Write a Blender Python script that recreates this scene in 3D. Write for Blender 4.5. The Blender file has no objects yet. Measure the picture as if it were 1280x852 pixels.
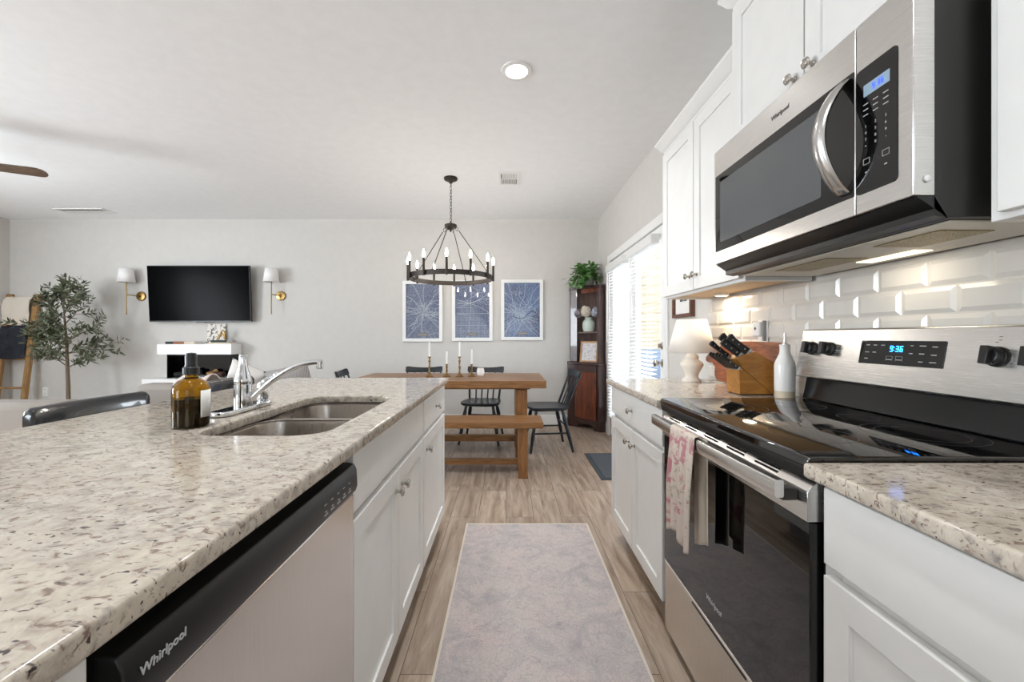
import bpy, bmesh, math, random
from mathutils import Vector, Matrix, noise
from mathutils.geometry import tessellate_polygon
random.seed(7)
SC = bpy.context.scene
COL = SC.collection
PI = math.pi

# ------------------------------------------------------------------ camera, light, exposure
CAM_H = 1.153
cam_data = bpy.data.cameras.new('camera')
cam = bpy.data.objects.new('camera', cam_data)
COL.objects.link(cam)
cam.location = (0, 0, CAM_H)
cam.rotation_euler = (PI / 2, 0, 0)
cam_data.sensor_width = 36.0
cam_data.lens = 510.0 / 1280.0 * 36.0
cam_data.shift_x = 5.0 / 1280.0
cam_data.shift_y = -5.0 / 1280.0
cam_data.clip_start = 0.03
SC.camera = cam

SC.view_settings.view_transform = 'Standard'
SC.view_settings.look = 'None'
SC.view_settings.gamma = 1.0
SC.view_settings.use_curve_mapping = False
SC.view_settings.exposure = 0.43
SC.cycles.use_denoising = True
SC.cycles.diffuse_bounces = 6
SC.cycles.max_bounces = 14
SC.cycles.transparent_max_bounces = 16
SC.cycles.caustics_reflective = False
SC.cycles.caustics_refractive = False
SC.cycles.sample_clamp_indirect = 6.0

world = bpy.data.worlds.new('sky')
SC.world = world
world.use_nodes = True
wb = world.node_tree.nodes['Background']
wb.inputs['Color'].default_value = (0.80, 0.90, 1.0, 1)
wb.inputs['Strength'].default_value = 1.7

def area_light(name, loc, rot, sx, sy, watts, color=(1, 1, 1)):
    l = bpy.data.lights.new(name, 'AREA')
    l.shape = 'RECTANGLE'; l.size = sx; l.size_y = sy
    l.energy = watts; l.color = color
    o = bpy.data.objects.new(name, l); COL.objects.link(o)
    o.location = loc; o.rotation_euler = rot
    return o
# left window and door daylight; rear and patio fill lamps are added
# (window lamps are tilted upward to brighten the ceiling)
area_light('daylight_left_window', (-6.71, 1.45, 1.5), (0, -PI / 2 - 0.5, 0), 1.45, 1.5, 190, (0.86, 0.93, 1.0))
area_light('rear_fill_lamp', (-4.8, -2.73, 1.5), (PI / 2 + 0.75, 0, 0), 2.1, 1.4, 85, (0.84, 0.92, 1.0))  # fill lamp added behind the camera to brighten the room
area_light('rear_kitchen_fill_lamp', (0.1, -2.73, 1.6), (PI / 2 + 0.9, 0, 0), 1.4, 1.1, 8, (0.84, 0.92, 1.0))  # weak fill lamp, added behind the kitchen aisle
area_light('patio_fill_lamp', (2.5, 3.75, 2.5), (0, PI / 2 - 0.6, 0), 1.6, 1.6, 140, (0.86, 0.93, 1.0))  # hidden lamp added outside to make up the doors' daylight
area_light('daylight_door', (1.36, 3.93, 1.02), (0, PI / 2, 0), 2.0, 1.64, 60).data.cycles.is_portal = True

# ------------------------------------------------------------------ helpers
def tag(o, label=None, cat=None, group=None, kind=None):
    if label: o['label'] = label
    if cat: o['category'] = cat
    if group: o['group'] = group
    if kind: o['kind'] = kind
    return o
ORG = {}
def thing(name, label, cat, loc=(0, 0, 0), rotz=0.0, group=None):
    o = bpy.data.objects.new(name, None)
    COL.objects.link(o)
    o.empty_display_size = 0.05
    o.location = loc; o.rotation_euler = (0, 0, rotz)
    tag(o, label, cat, group)
    ORG[o] = Vector(loc)
    return o
def origin_of(o):
    while o.parent: o = o.parent
    return ORG.get(o, Vector((0, 0, 0)))
def copy_tree(o, parent=None):
    c = o.copy(); COL.objects.link(c)
    if parent is not None: c.parent = parent
    for ch in list(o.children): copy_tree(ch, c)
    return c

class MB:
    def __init__(s):
        s.v = []; s.f = []; s.mi = []; s.x = Matrix.Identity(4); s.m = 0; s.sm = []
        s.smooth = True
    def add(s, vs, fs):
        b = len(s.v)
        s.v += [s.x @ Vector(p) for p in vs]
        for f in fs:
            s.f.append([b + i for i in f]); s.mi.append(s.m)
        return s
    def box(s, x0, x1, y0, y1, z0, z1):
        if x0 > x1: x0, x1 = x1, x0
        if y0 > y1: y0, y1 = y1, y0
        if z0 > z1: z0, z1 = z1, z0
        v = [(x0, y0, z0), (x1, y0, z0), (x1, y1, z0), (x0, y1, z0), (x0, y0, z1), (x1, y0, z1), (x1, y1, z1), (x0, y1, z1)]
        return s.add(v, [(0, 3, 2, 1), (4, 5, 6, 7), (0, 1, 5, 4), (1, 2, 6, 5), (2, 3, 7, 6), (3, 0, 4, 7)])
    def lathe(s, prof, c=(0, 0, 0), n=24, axis='z', caps=True):
        """profile of (radius, height) revolved about an axis through c"""
        vs, fs = [], []
        R = {'z': lambda r, a, h: (r * math.cos(a), r * math.sin(a), h),
             'x': lambda r, a, h: (h, r * math.cos(a), r * math.sin(a)),
             '-x': lambda r, a, h: (-h, -r * math.cos(a), r * math.sin(a)),
             'y': lambda r, a, h: (r * math.sin(a), h, r * math.cos(a)),
             '-y': lambda r, a, h: (-r * math.sin(a), -h, r * math.cos(a))}[axis]
        for r, h in prof:
            for k in range(n):
                p = R(max(r, 1e-5), 2 * PI * k / n, h)
                vs.append((p[0] + c[0], p[1] + c[1], p[2] + c[2]))
        m = len(prof)
        for i in range(m - 1):
            for k in range(n):
                a = i * n + k; b = i * n + (k + 1) % n
                fs.append((a, b, b + n, a + n))
        if caps:
            fs.append(tuple(reversed(range(n))))
            fs.append(tuple((m - 1) * n + k for k in range(n)))
        return s.add(vs, fs)
    def tube(s, pts, r, n=10, closed=False, flat=1.0):
        pts = [Vector(p) for p in pts]
        N = len(pts)
        rs = r if isinstance(r, (list, tuple)) else [r] * N
        vs, fs = [], []
        up = None
        for i, p in enumerate(pts):
            if closed: t = pts[(i + 1) % N] - pts[i - 1]
            else: t = pts[min(i + 1, N - 1)] - pts[max(i - 1, 0)]
            t.normalize()
            if up is None:
                up = Vector((0, 0, 1)) if abs(t.z) < 0.9 else Vector((1, 0, 0))
            a = t.cross(up)
            if a.length < 1e-5: a = t.orthogonal()
            a.normalize(); b = a.cross(t); b.normalize(); up = b
            for k in range(n):
                q = 2 * PI * k / n
                vs.append(p + a * math.cos(q) * rs[i] + b * math.sin(q) * rs[i] * flat)
        for i in range(N if closed else N - 1):
            j = (i + 1) % N
            for k in range(n):
                l = (k + 1) % n
                fs.append((i * n + k, i * n + l, j * n + l, j * n + k))
        if not closed:
            fs.append(tuple(range(n - 1, -1, -1))); fs.append(tuple((N - 1) * n + k for k in range(n)))
        return s.add(vs, fs)
    def prism(s, poly, a0, a1, axis='y'):
        """polygon of 2d points extruded along an axis; y: (x,z), x: (y,z), z: (x,y)"""
        P = {'y': lambda u, w, t: (u, t, w), 'x': lambda u, w, t: (t, u, w), 'z': lambda u, w, t: (u, w, t)}[axis]
        n = len(poly)
        vs = [P(u, w, a0) for u, w in poly] + [P(u, w, a1) for u, w in poly]
        fs = [(i, (i + 1) % n, n + (i + 1) % n, n + i) for i in range(n)]
        tri = tessellate_polygon([[Vector((u, w, 0)) for u, w in poly]])
        fs += [tuple(t) for t in tri] + [tuple(n + q for q in reversed(t)) for t in tri]
        return s.add(vs, fs)
    def loft(s, loops, cap0=True, cap1=True):
        n = len(loops[0]); vs = [p for L in loops for p in L]; fs = []
        for i in range(len(loops) - 1):
            for k in range(n):
                l = (k + 1) % n
                fs.append((i * n + k, i * n + l, (i + 1) * n + l, (i + 1) * n + k))
        if cap0: fs.append(tuple(reversed(range(n))))
        if cap1: fs.append(tuple((len(loops) - 1) * n + k for k in range(n)))
        return s.add(vs, fs)
    def grid(s, nu, nv, fn):
        vs = [fn(i / (nu - 1), j / (nv - 1)) for j in range(nv) for i in range(nu)]
        fs = [(j * nu + i, j * nu + i + 1, (j + 1) * nu + i + 1, (j + 1) * nu + i) for j in range(nv - 1) for i in range(nu - 1)]
        return s.add(vs, fs)
    def ball(s, c, rx, ry=None, rz=None, n=16, m=10):
        ry = ry or rx; rz = rz or rx
        vs, fs = [], []
        for j in range(1, m):
            t = PI * j / m
            for k in range(n):
                q = 2 * PI * k / n
                vs.append((c[0] + rx * math.sin(t) * math.cos(q), c[1] + ry * math.sin(t) * math.sin(q), c[2] + rz * math.cos(t)))
        top = len(vs); vs.append((c[0], c[1], c[2] + rz)); vs.append((c[0], c[1], c[2] - rz))
        for j in range(m - 2):
            for k in range(n):
                l = (k + 1) % n
                fs.append((j * n + k, (j + 1) * n + k, (j + 1) * n + l, j * n + l))
        for k in range(n):
            fs.append((top, k, (k + 1) % n)); fs.append((top + 1, (m - 2) * n + (k + 1) % n, (m - 2) * n + k))
        return s.add(vs, fs)
    def text(s, string, size, M, thick=0.0004, shear=0.0, align='CENTER'):
        cu = bpy.data.curves.new('lettering', 'FONT')
        cu.body = string; cu.size = size; cu.shear = shear; cu.extrude = thick / 2
        cu.align_x = align; cu.align_y = 'CENTER'; cu.resolution_u = 3
        o = bpy.data.objects.new('lettering', cu); COL.objects.link(o)
        me = bpy.data.meshes.new_from_object(o)
        s.add([M @ v.co for v in me.vertices], [tuple(p.vertices) for p in me.polygons])
        bpy.data.objects.remove(o); bpy.data.meshes.remove(me); bpy.data.curves.remove(cu)
        return s
    def plate(s, loops, z0, z1, bev=0.0):
        """flat plate with holes: first loop is the outline, others are holes, edges rounded by bev"""
        cu = bpy.data.curves.new('plate', 'CURVE'); cu.dimensions = '2D'; cu.fill_mode = 'BOTH'
        for L in loops:
            sp = cu.splines.new('POLY'); sp.points.add(len(L) - 1)
            for i, p in enumerate(L): sp.points[i].co = (p[0], p[1], 0, 1)
            sp.use_cyclic_u = True
        cu.extrude = (z1 - z0) / 2 - bev; cu.bevel_depth = bev; cu.bevel_resolution = 2; cu.offset = -bev
        o = bpy.data.objects.new('plate', cu); COL.objects.link(o)
        me = bpy.data.meshes.new_from_object(o)
        zc = (z0 + z1) / 2
        s.add([(v.co.x, v.co.y, v.co.z + zc) for v in me.vertices], [tuple(p.vertices) for p in me.polygons])
        bpy.data.objects.remove(o); bpy.data.meshes.remove(me); bpy.data.curves.remove(cu)
        return s
    def build(s, name, mat, parent=None, bevel=0.0, seg=2, local=False, angle=35, weld=False, solid=0.0, subd=0):
        vs = s.v
        me = bpy.data.meshes.new(name)
        if parent is not None:
            org = Vector((0, 0, 0)) if local else origin_of(parent)
        elif local: org = Vector((0, 0, 0))
        else:
            xs = [p.x for p in vs]; ys = [p.y for p in vs]; zs = [p.z for p in vs]
            org = Vector(((min(xs) + max(xs)) / 2, (min(ys) + max(ys)) / 2, min(zs)))
        me.from_pydata([p - org for p in vs], [], s.f)
        mats = mat if isinstance(mat, (list, tuple)) else [mat]
        for m_ in mats: me.materials.append(m_)
        me.polygons.foreach_set('material_index', s.mi)
        bm = bmesh.new(); bm.from_mesh(me)
        if weld: bmesh.ops.remove_doubles(bm, verts=bm.verts, dist=1e-5)
        bmesh.ops.recalc_face_normals(bm, faces=bm.faces)
        bm.to_mesh(me); bm.free()
        me.polygons.foreach_set('use_smooth', [True] * len(me.polygons))
        me.set_sharp_from_angle(angle=math.radians(angle))
        o = bpy.data.objects.new(name, me); COL.objects.link(o)
        if parent is not None: o.parent = parent
        else:
            o.location = org; ORG[o] = org
        if solid:
            md = o.modifiers.new('thickness', 'SOLIDIFY'); md.thickness = solid; md.offset = 0
        if bevel:
            md = o.modifiers.new('rounded_edges', 'BEVEL'); md.width = bevel; md.segments = seg
            md.limit_method = 'ANGLE'; md.angle_limit = math.radians(40); md.harden_normals = False
        if subd:
            md = o.modifiers.new('smooth', 'SUBSURF'); md.levels = subd; md.render_levels = subd
        return o

def rrect(cx, cy, hx, hy, r, z=None, k=6):
    out = []
    for (sx, sy, a0) in ((1, 1, 0), (-1, 1, PI / 2), (-1, -1, PI), (1, -1, 1.5 * PI)):
        for i in range(k + 1):
            a = a0 + PI / 2 * i / k
            p = (cx + sx * (hx - r) + r * math.cos(a), cy + sy * (hy - r) + r * math.sin(a))
            out.append(p if z is None else (p[0], p[1], z))
    return out
def basis(loc, ex, ey, ez):
    M = Matrix.Identity(4)
    for i, e in enumerate((ex, ey, ez)):
        for r in range(3): M[r][i] = e[r]
    for r in range(3): M[r][3] = loc[r]
    return M
def face_negx(x, y, z): return basis((x, y, z), (0, -1, 0), (0, 0, 1), (-1, 0, 0))   # lettering on a face looking toward -x
def face_posx(x, y, z): return basis((x, y, z), (0, 1, 0), (0, 0, 1), (1, 0, 0))
def face_negy(x, y, z): return basis((x, y, z), (1, 0, 0), (0, 0, 1), (0, -1, 0))

SEG = {'0': 'abcdef', '1': 'bc', '2': 'abged', '3': 'abgcd', '4': 'fgbc', '5': 'afgcd', '6': 'afgedc', '7': 'abc', '8': 'abcdefg', '9': 'abcdfg'}
def digits(mb, string, M, h):
    """seven-segment clock digits, height h, starting at M's origin (centred)"""
    w = h * 0.5; t = h * 0.13; adv = w * 1.45
    tot = sum(adv if c != ':' else adv * 0.45 for c in string) - (adv - w)
    u = -tot / 2
    old = mb.x.copy(); mb.x = old @ M
    d = 0.0004
    for c in string:
        if c == ':':
            for zz in (h * 0.25, -h * 0.25): mb.box(u - t / 2, u + t / 2, zz - t / 2, zz + t / 2, 0, d)
            u += adv * 0.45; continue
        for g in SEG[c]:
            b = {'a': (u, u + w, h / 2 - t, h / 2), 'g': (u, u + w, -t / 2, t / 2), 'd': (u, u + w, -h / 2, -h / 2 + t),
                 'f': (u, u + t, 0, h / 2), 'b': (u + w - t, u + w, 0, h / 2), 'e': (u, u + t, -h / 2, 0), 'c': (u + w - t, u + w, -h / 2, 0)}[g]
            mb.box(b[0], b[1], b[2], b[3], 0, d)
        u += adv
    mb.x = old

# ------------------------------------------------------------------ materials
def lin(r, g, b):
    f = lambda c: (c / 255 / 12.92) if c / 255 <= 0.04045 else ((c / 255 + 0.055) / 1.055) ** 2.4
    return (f(r), f(g), f(b), 1.0)
class NT:
    def __init__(s, name):
        s.mat = bpy.data.materials.new(name); s.mat.use_nodes = True
        s.t = s.mat.node_tree; s.n = s.t.nodes; s.b = s.n['Principled BSDF']; s.out = s.n['Material Output']
    def node(s, typ, **kw):
        n = s.n.new(typ)
        for k, v in kw.items():
            if k in n.inputs.keys(): n.inputs[k].default_value = v
            else: setattr(n, k, v)
        return n
    def link(s, a, b): s.t.links.new(a, b)
    def coords(s, scale=(1, 1, 1), rot=(0, 0, 0), loc=(0, 0, 0), src='Object'):
        tc = s.node('ShaderNodeTexCoord'); mp = s.node('ShaderNodeMapping')
        mp.inputs['Scale'].default_value = scale; mp.inputs['Rotation'].default_value = rot; mp.inputs['Location'].default_value = loc
        s.link(tc.outputs[src], mp.inputs['Vector']); return mp.outputs['Vector']
    def noise(s, vec, scale, detail=4, rough=0.55, dist=0.0):
        n = s.node('ShaderNodeTexNoise'); n.inputs['Scale'].default_value = scale; n.inputs['Detail'].default_value = detail
        n.inputs['Roughness'].default_value = rough; n.inputs['Distortion'].default_value = dist
        s.link(vec, n.inputs['Vector']); return n.outputs['Fac']
    def ramp(s, fac, stops, interp='LINEAR'):
        r = s.node('ShaderNodeValToRGB'); cr = r.color_ramp; cr.interpolation = interp
        while len(cr.elements) < len(stops): cr.elements.new(0.5)
        for e, (p, c) in zip(cr.elements, stops): e.position = p; e.color = c
        s.link(fac, r.inputs['Fac']); return r.outputs['Color']
    def mix(s, fac, a, b, mode='MIX'):
        m = s.node('ShaderNodeMix'); m.data_type = 'RGBA'; m.blend_type = mode
        for sock, val in ((m.inputs[0], fac), (m.inputs[6], a), (m.inputs[7], b)):
            if hasattr(val, 'is_output') or isinstance(val, bpy.types.NodeSocket): s.link(val, sock)
            else: sock.default_value = val
        return m.outputs[2]
    def bump(s, fac, strength=0.2, dist=0.01):
        b = s.node('ShaderNodeBump'); b.inputs['Strength'].default_value = strength; b.inputs['Distance'].default_value = dist
        s.link(fac, b.inputs['Height']); s.link(b.outputs['Normal'], s.b.inputs['Normal'])
    def set(s, **kw):
        for k, v in kw.items():
            k = k.replace('_', ' ')
            if isinstance(v, bpy.types.NodeSocket): s.link(v, s.b.inputs[k])
            else: s.b.inputs[k].default_value = v
        return s
def plain(name, rgb, rough=0.5, metal=0.0, bump=0.0, bscale=200.0, coat=0.0, spec=0.5):
    t = NT(name); t.set(Base_Color=lin(*rgb), Roughness=rough, Metallic=metal, Coat_Weight=coat)
    t.b.inputs['Specular IOR Level'].default_value = spec
    v = t.coords(); n = t.noise(v, bscale if bump else 12.0, 3)
    if bump: t.bump(n, bump, 0.002)
    else:
        c = lin(*rgb); lo = tuple(x * 0.965 for x in c[:3]) + (1,)
        t.set(Base_Color=t.ramp(n, [(0.3, lo), (0.7, c)]))
    return t.mat
def emit(name, rgb, strength):
    t = NT(name); c = lin(*rgb)
    t.set(Base_Color=c, Emission_Color=c, Emission_Strength=strength, Roughness=0.4); return t.mat
def wood(name, dark, light, scale=(1, 14, 14), rough=0.4, ring=5.0, coat=0.0):
    t = NT(name); v = t.coords(scale=scale)
    a = t.noise(v, ring, 5, 0.6, 1.2); b = t.noise(v, ring * 7, 3, 0.6, 0.3)
    c1 = t.ramp(a, [(0.28, lin(*dark)), (0.72, lin(*light))])
    c2 = t.ramp(b, [(0.3, (0.72, 0.72, 0.72, 1)), (0.65, (1, 1, 1, 1))])
    t.set(Base_Color=t.mix(0.7, c1, c2, 'MULTIPLY'), Roughness=rough, Coat_Weight=coat); t.bump(b, 0.08, 0.002)
    return t.mat
def steel(name, rgb=(200, 199, 197), rough=0.26, scale=(2, 2, 120), aniso=0.0):
    t = NT(name); v = t.coords(scale=scale); n = t.noise(v, 6.0, 3)
    t.set(Base_Color=t.ramp(n, [(0.3, tuple(x * 0.88 for x in lin(*rgb)[:3]) + (1,)), (0.7, lin(*rgb))]), Metallic=1.0, Roughness=rough)
    r = t.node('ShaderNodeMapRange'); r.inputs['To Min'].default_value = rough - 0.05; r.inputs['To Max'].default_value = rough + 0.08
    t.link(n, r.inputs['Value']); t.link(r.outputs['Result'], t.b.inputs['Roughness'])
    return t.mat
def pane_glass(name, tint=(1, 1, 1, 1)):
    t = NT(name); tr = t.node('ShaderNodeBsdfTransparent'); tr.inputs['Color'].default_value = tint
    gl = t.node('ShaderNodeBsdfGlossy'); gl.inputs['Roughness'].default_value = 0.02
    lw = t.node('ShaderNodeLayerWeight'); pw = t.node('ShaderNodeMath', operation='POWER'); pw.inputs[1].default_value = 4.0
    ml = t.node('ShaderNodeMath', operation='MULTIPLY_ADD'); ml.inputs[1].default_value = 0.45; ml.inputs[2].default_value = 0.035
    t.link(lw.outputs['Facing'], pw.inputs[0]); t.link(pw.outputs[0], ml.inputs[0])
    mx = t.node('ShaderNodeMixShader'); t.link(ml.outputs[0], mx.inputs[0]); t.link(tr.outputs[0], mx.inputs[1]); t.link(gl.outputs[0], mx.inputs[2])
    t.link(mx.outputs[0], t.out.inputs['Surface']); return t.mat

M = {}
M['wall'] = plain('wall_paint', (208, 205, 200), 0.85)
M['ceiling'] = plain('ceiling_paint', (246, 247, 248), 0.9)
M['trim'] = plain('trim_paint', (238, 238, 236), 0.4)
M['cab'] = plain('cabinet_paint', (232, 231, 228), 0.32)
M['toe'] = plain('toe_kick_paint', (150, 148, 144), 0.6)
M['nickel'] = plain('satin_nickel', (190, 184, 176), 0.25, 1.0)
M['chrome'] = plain('polished_chrome', (222, 224, 226), 0.06, 1.0)
M['steel'] = steel('brushed_steel')
M['steel_v'] = steel('brushed_steel_panel', (226, 221, 216), 0.22, (2, 120, 2))
M['steel_h'] = steel('brushed_steel_wide', (226, 224, 221), 0.24, (2, 2, 150))
M['handle'] = plain('satin_steel_handle', (208, 206, 203), 0.24, 1.0)
M['sink'] = steel('sink_steel', (176, 168, 160), 0.28, (60, 4, 4))
M['black'] = plain('black_plastic', (18, 18, 19), 0.35)
M['blackm'] = plain('black_painted_metal', (42, 41, 39), 0.4)
M['gloss_black'] = plain('gloss_black_enamel', (12, 12, 13), 0.16)
M['bglass'] = plain('black_glass', (9, 9, 10), 0.03, spec=0.6)
M['cook'] = plain('cooktop_glass', (10, 10, 11), 0.04, spec=1.0)
M['iron'] = plain('aged_iron', (66, 60, 55), 0.45, 0.7)
M['brass'] = plain('brass', (152, 122, 74), 0.3, 1.0)
M['abrass'] = plain('antique_brass', (150, 122, 82), 0.32, 1.0)
M['white'] = plain('white_glaze', (240, 238, 234), 0.2)
M['wplastic'] = plain('white_plastic', (236, 236, 234), 0.4)
M['grey_plastic'] = plain('grey_plastic', (150, 150, 150), 0.4)
M['cream'] = plain('cream_ceramic', (238, 231, 219), 0.25)
M['clay'] = plain('bare_clay', (206, 192, 168), 0.7)
M['candle'] = plain('candle_wax', (244, 242, 238), 0.45)
M['navy_wood'] = plain('dark_painted_wood', (25, 32, 39), 0.32)
M['espresso'] = plain('espresso_wood', (26, 27, 31), 0.2, coat=0.6)
M['table'] = wood('oak_brown_wood', (104, 70, 38), (166, 118, 72), (1.4, 14, 14), 0.36, 3.0)
M['table_v'] = wood('oak_brown_upright_wood', (104, 70, 38), (164, 114, 68), (14, 14, 1.4), 0.4, 3.0)
M['mahog'] = wood('mahogany', (50, 22, 14), (146, 70, 38), (8, 8, 1.2), 0.2, 2.2, 0.4)
M['mahog_in_lit'] = wood('lit_cupboard_interior', (104, 84, 78), (146, 120, 110), (8, 8, 1.2), 0.5, 2.2)  # mahogany lightened: the brightness inside the cupboard is put into the colour
M['mahog_dark'] = wood('dark_mahogany', (40, 26, 26), (82, 52, 46), (8, 8, 1.2), 0.3, 2.2, 0.3)
M['ladder'] = wood('ladder_wood', (140, 102, 58), (184, 144, 92), (14, 14, 1.4), 0.55, 3.0)
M['block'] = wood('knife_block_wood', (150, 96, 36), (190, 134, 60), (4, 20, 12), 0.4, 2.0)
M['board'] = wood('acacia_wood', (92, 46, 26), (176, 104, 66), (12, 2.0, 14), 0.45, 2.5)
M['bark'] = plain('dark_live_edge', (62, 34, 22), 0.7)
M['fan'] = wood('fan_blade_wood', (84, 66, 52), (124, 102, 84), (2, 14, 14), 0.5, 3.0)
M['maple'] = wood('maple_underside', (206, 172, 126), (228, 198, 152), (14, 2, 14), 0.5, 3.0)
M['cushion'] = plain('sofa_linen', (152, 144, 136), 0.95, bump=0.4, bscale=400)
M['pillow_white'] = plain('pillow_white_linen', (224, 220, 214), 0.95, bump=0.3, bscale=400)
M['throw'] = plain('pale_pink_throw', (214, 200, 194), 0.95, bump=0.4, bscale=300)
M['cream_blanket'] = plain('cream_knit', (226, 216, 202), 0.95, bump=0.6, bscale=260)
M['mat'] = plain('grey_door_mat_fibre', (86, 92, 98), 0.95, bump=0.6, bscale=500)
M['mat_edge'] = plain('grey_rubber_edge', (66, 72, 78), 0.8)
M['pot'] = plain('grey_planter', (120, 116, 110), 0.7)
M['bark_olive'] = plain('olive_bark', (112, 98, 80), 0.85, bump=0.5, bscale=60)
M['mint'] = plain('pale_green_crackle_glaze', (196, 208, 198), 0.22)
M['teal_stem'] = plain('green_stem', (72, 92, 58), 0.6)
M['bulb'] = emit('lit_bulb', (255, 245, 234), 95.0)
M['can_light'] = emit('lit_diffuser', (255, 250, 242), 6.0)
M['hood_light'] = emit('hood_lamp_lens', (255, 238, 205), 1.6)
M['lcd'] = emit('lcd_screen', (120, 140, 156), 0.35)
M['lcd_digit'] = emit('lcd_digits', (40, 80, 255), 1.2)
M['led_digit'] = emit('led_digits', (40, 150, 255), 5.0)
M['mark'] = plain('printed_grey_marking', (180, 180, 180), 0.5)
M['mark_dark'] = plain('printed_dark_marking', (70, 70, 72), 0.5)
M['logo'] = plain('silver_lettering', (205, 206, 208), 0.35, 0.3)
M['logo_dark'] = plain('dark_lettering', (92, 90, 88), 0.4, 0.3)
M['window_mesh'] = plain('microwave_window_mesh', (84, 86, 88), 0.12)
M['hood'] = plain('hood_underside_paint', (206, 198, 184), 0.35)
M['gap'] = plain('dark_gap', (12, 12, 12), 0.8)
M['patio'] = plain('patio_concrete', (228, 228, 226), 0.8)
M['siding'] = plain('cream_siding', (226, 208, 176), 0.8)
M['blue_cover'] = plain('blue_grey_cover', (126, 142, 164), 0.8)
M['knife'] = plain('knife_handle', (22, 21, 20), 0.35)
M['mug'] = plain('white_mug_glaze', (238, 232, 228), 0.2)
M['glass'] = pane_glass('window_glass')
M['green_book'] = plain('dark_green_cloth', (44, 54, 44), 0.7)
M['brown_book'] = plain('rust_cloth', (150, 92, 62), 0.7)
M['black_book'] = plain('black_cloth', (48, 46, 46), 0.7)
M['cream_book'] = plain('cream_cloth', (220, 206, 186), 0.7)
M['tv'] = plain('screen_glass', (4, 4, 5), 0.2, spec=0.02)
M['frame_brown'] = wood('brown_frame_wood', (82, 50, 34), (120, 78, 54), (10, 10, 10), 0.4, 3.0)
M['gold_frame'] = plain('gilt_wood_frame', (156, 118, 78), 0.4, 0.3)
M['paper'] = plain('white_mat_board', (236, 234, 230), 0.8)
M['petal_cream'] = plain('cream_petals', (226, 216, 200), 0.8)
M['petal_blue'] = plain('grey_blue_petals', (186, 190, 200), 0.8)
M['petal_mauve'] = plain('mauve_petals', (150, 140, 146), 0.8)
M['navy_line'] = plain('dark_ink', (44, 58, 84), 0.5)
M['plaque'] = plain('taupe_ink_box', (120, 114, 110), 0.5)

def m_leaf(name, a, b, rough=0.45):
    t = NT(name); v = t.coords(); n = t.noise(v, 30.0, 2)
    t.set(Base_Color=t.ramp(n, [(0.3, lin(*a)), (0.7, lin(*b))]), Roughness=rough); return t.mat
M['olive_leaf'] = m_leaf('olive_leaves', (52, 60, 42), (122, 128, 100))
M['pothos'] = m_leaf('green_leaves', (42, 96, 40), (116, 166, 84), 0.35)

def m_granite():
    t = NT('speckled_granite'); v = t.coords()
    big = t.noise(v, 5.0, 4); mid = t.noise(v, 34.0, 5, 0.65, 0.6)
    base = t.ramp(mid, [(0.30, lin(140, 128, 117)), (0.46, lin(178, 168, 155)), (0.66, lin(202, 193, 180))])
    base = t.mix(t.ramp(big, [(0.4, (0, 0, 0, 1)), (0.62, (0.45, 0.45, 0.45, 1))]), base, lin(196, 184, 166))
    vs = t.coords(scale=(1.0, 1.7, 1.4), rot=(0, 0, 0.5))
    n1 = t.noise(vs, 46.0, 3, 0.6, 0.9)
    brown = t.ramp(n1, [(0.555, (0, 0, 0, 1)), (0.66, (0.85, 0.85, 0.85, 1))])
    base = t.mix(brown, base, lin(112, 88, 78))
    n2 = t.noise(t.coords(scale=(1.0, 2.0, 1.4), rot=(0, 0, 0.9), loc=(3, 1, 2)), 70.0, 2, 0.5, 0.5)
    blk = t.ramp(n2, [(0.64, (0, 0, 0, 1)), (0.70, (1, 1, 1, 1))])
    base = t.mix(blk, base, lin(66, 58, 57))
    n3 = t.noise(t.coords(loc=(7, 5, 1)), 42.0, 3)
    grey = t.ramp(n3, [(0.57, (0, 0, 0, 1)), (0.70, (0.7, 0.7, 0.7, 1))])
    base = t.mix(grey, base, lin(136, 130, 126))
    t.set(Base_Color=base, Roughness=0.12); t.b.inputs['Specular IOR Level'].default_value = 0.5
    return t.mat
M['granite'] = m_granite()

def m_floor():
    t = NT('oak_plank_floor'); v = t.coords(rot=(0, 0, PI / 2))
    br = t.node('ShaderNodeTexBrick'); t.link(v, br.inputs['Vector'])
    br.offset = 0.37; br.inputs['Scale'].default_value = 1.0; br.inputs['Brick Width'].default_value = 1.22; br.inputs['Row Height'].default_value = 0.178
    br.inputs['Mortar Size'].default_value = 0.0016; br.inputs['Mortar Smooth'].default_value = 0.2; br.inputs['Bias'].default_value = 0.0
    br.inputs['Color1'].default_value = (0.15, 0.15, 0.15, 1); br.inputs['Color2'].default_value = (0.85, 0.85, 0.85, 1); br.inputs['Mortar'].default_value = (0.5, 0.5, 0.5, 1)
    off = t.node('ShaderNodeVectorMath'); off.operation = 'MULTIPLY_ADD'
    t.link(br.outputs['Color'], off.inputs[0]); off.inputs[1].default_value = (7, 3, 0)
    tc = t.coords(scale=(13, 1.5, 1)); t.link(tc, off.inputs[2])
    g = t.noise(off.outputs[0], 1.5, 6, 0.62, 0.9)
    fine = t.noise(t.coords(scale=(60, 3, 1)), 4.0, 4, 0.6)
    c = t.ramp(g, [(0.25, lin(128, 106, 90)), (0.45, lin(170, 150, 132)), (0.62, lin(194, 176, 160)), (0.8, lin(208, 193, 178))])
    tone = t.ramp(br.outputs['Color'], [(0.1, (0.80, 0.79, 0.78, 1)), (0.9, (1.05, 1.04, 1.02, 1))])
    c = t.mix(1.0, c, tone, 'MULTIPLY')
    c = t.mix(0.5, c, t.ramp(fine, [(0.3, (0.74, 0.73, 0.72, 1)), (0.6, (1, 1, 1, 1))]), 'MULTIPLY')
    c = t.mix(br.outputs['Fac'], c, lin(96, 78, 64))
    t.set(Base_Color=c, Roughness=0.34); t.bump(fine, 0.06, 0.002)
    return t.mat
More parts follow.
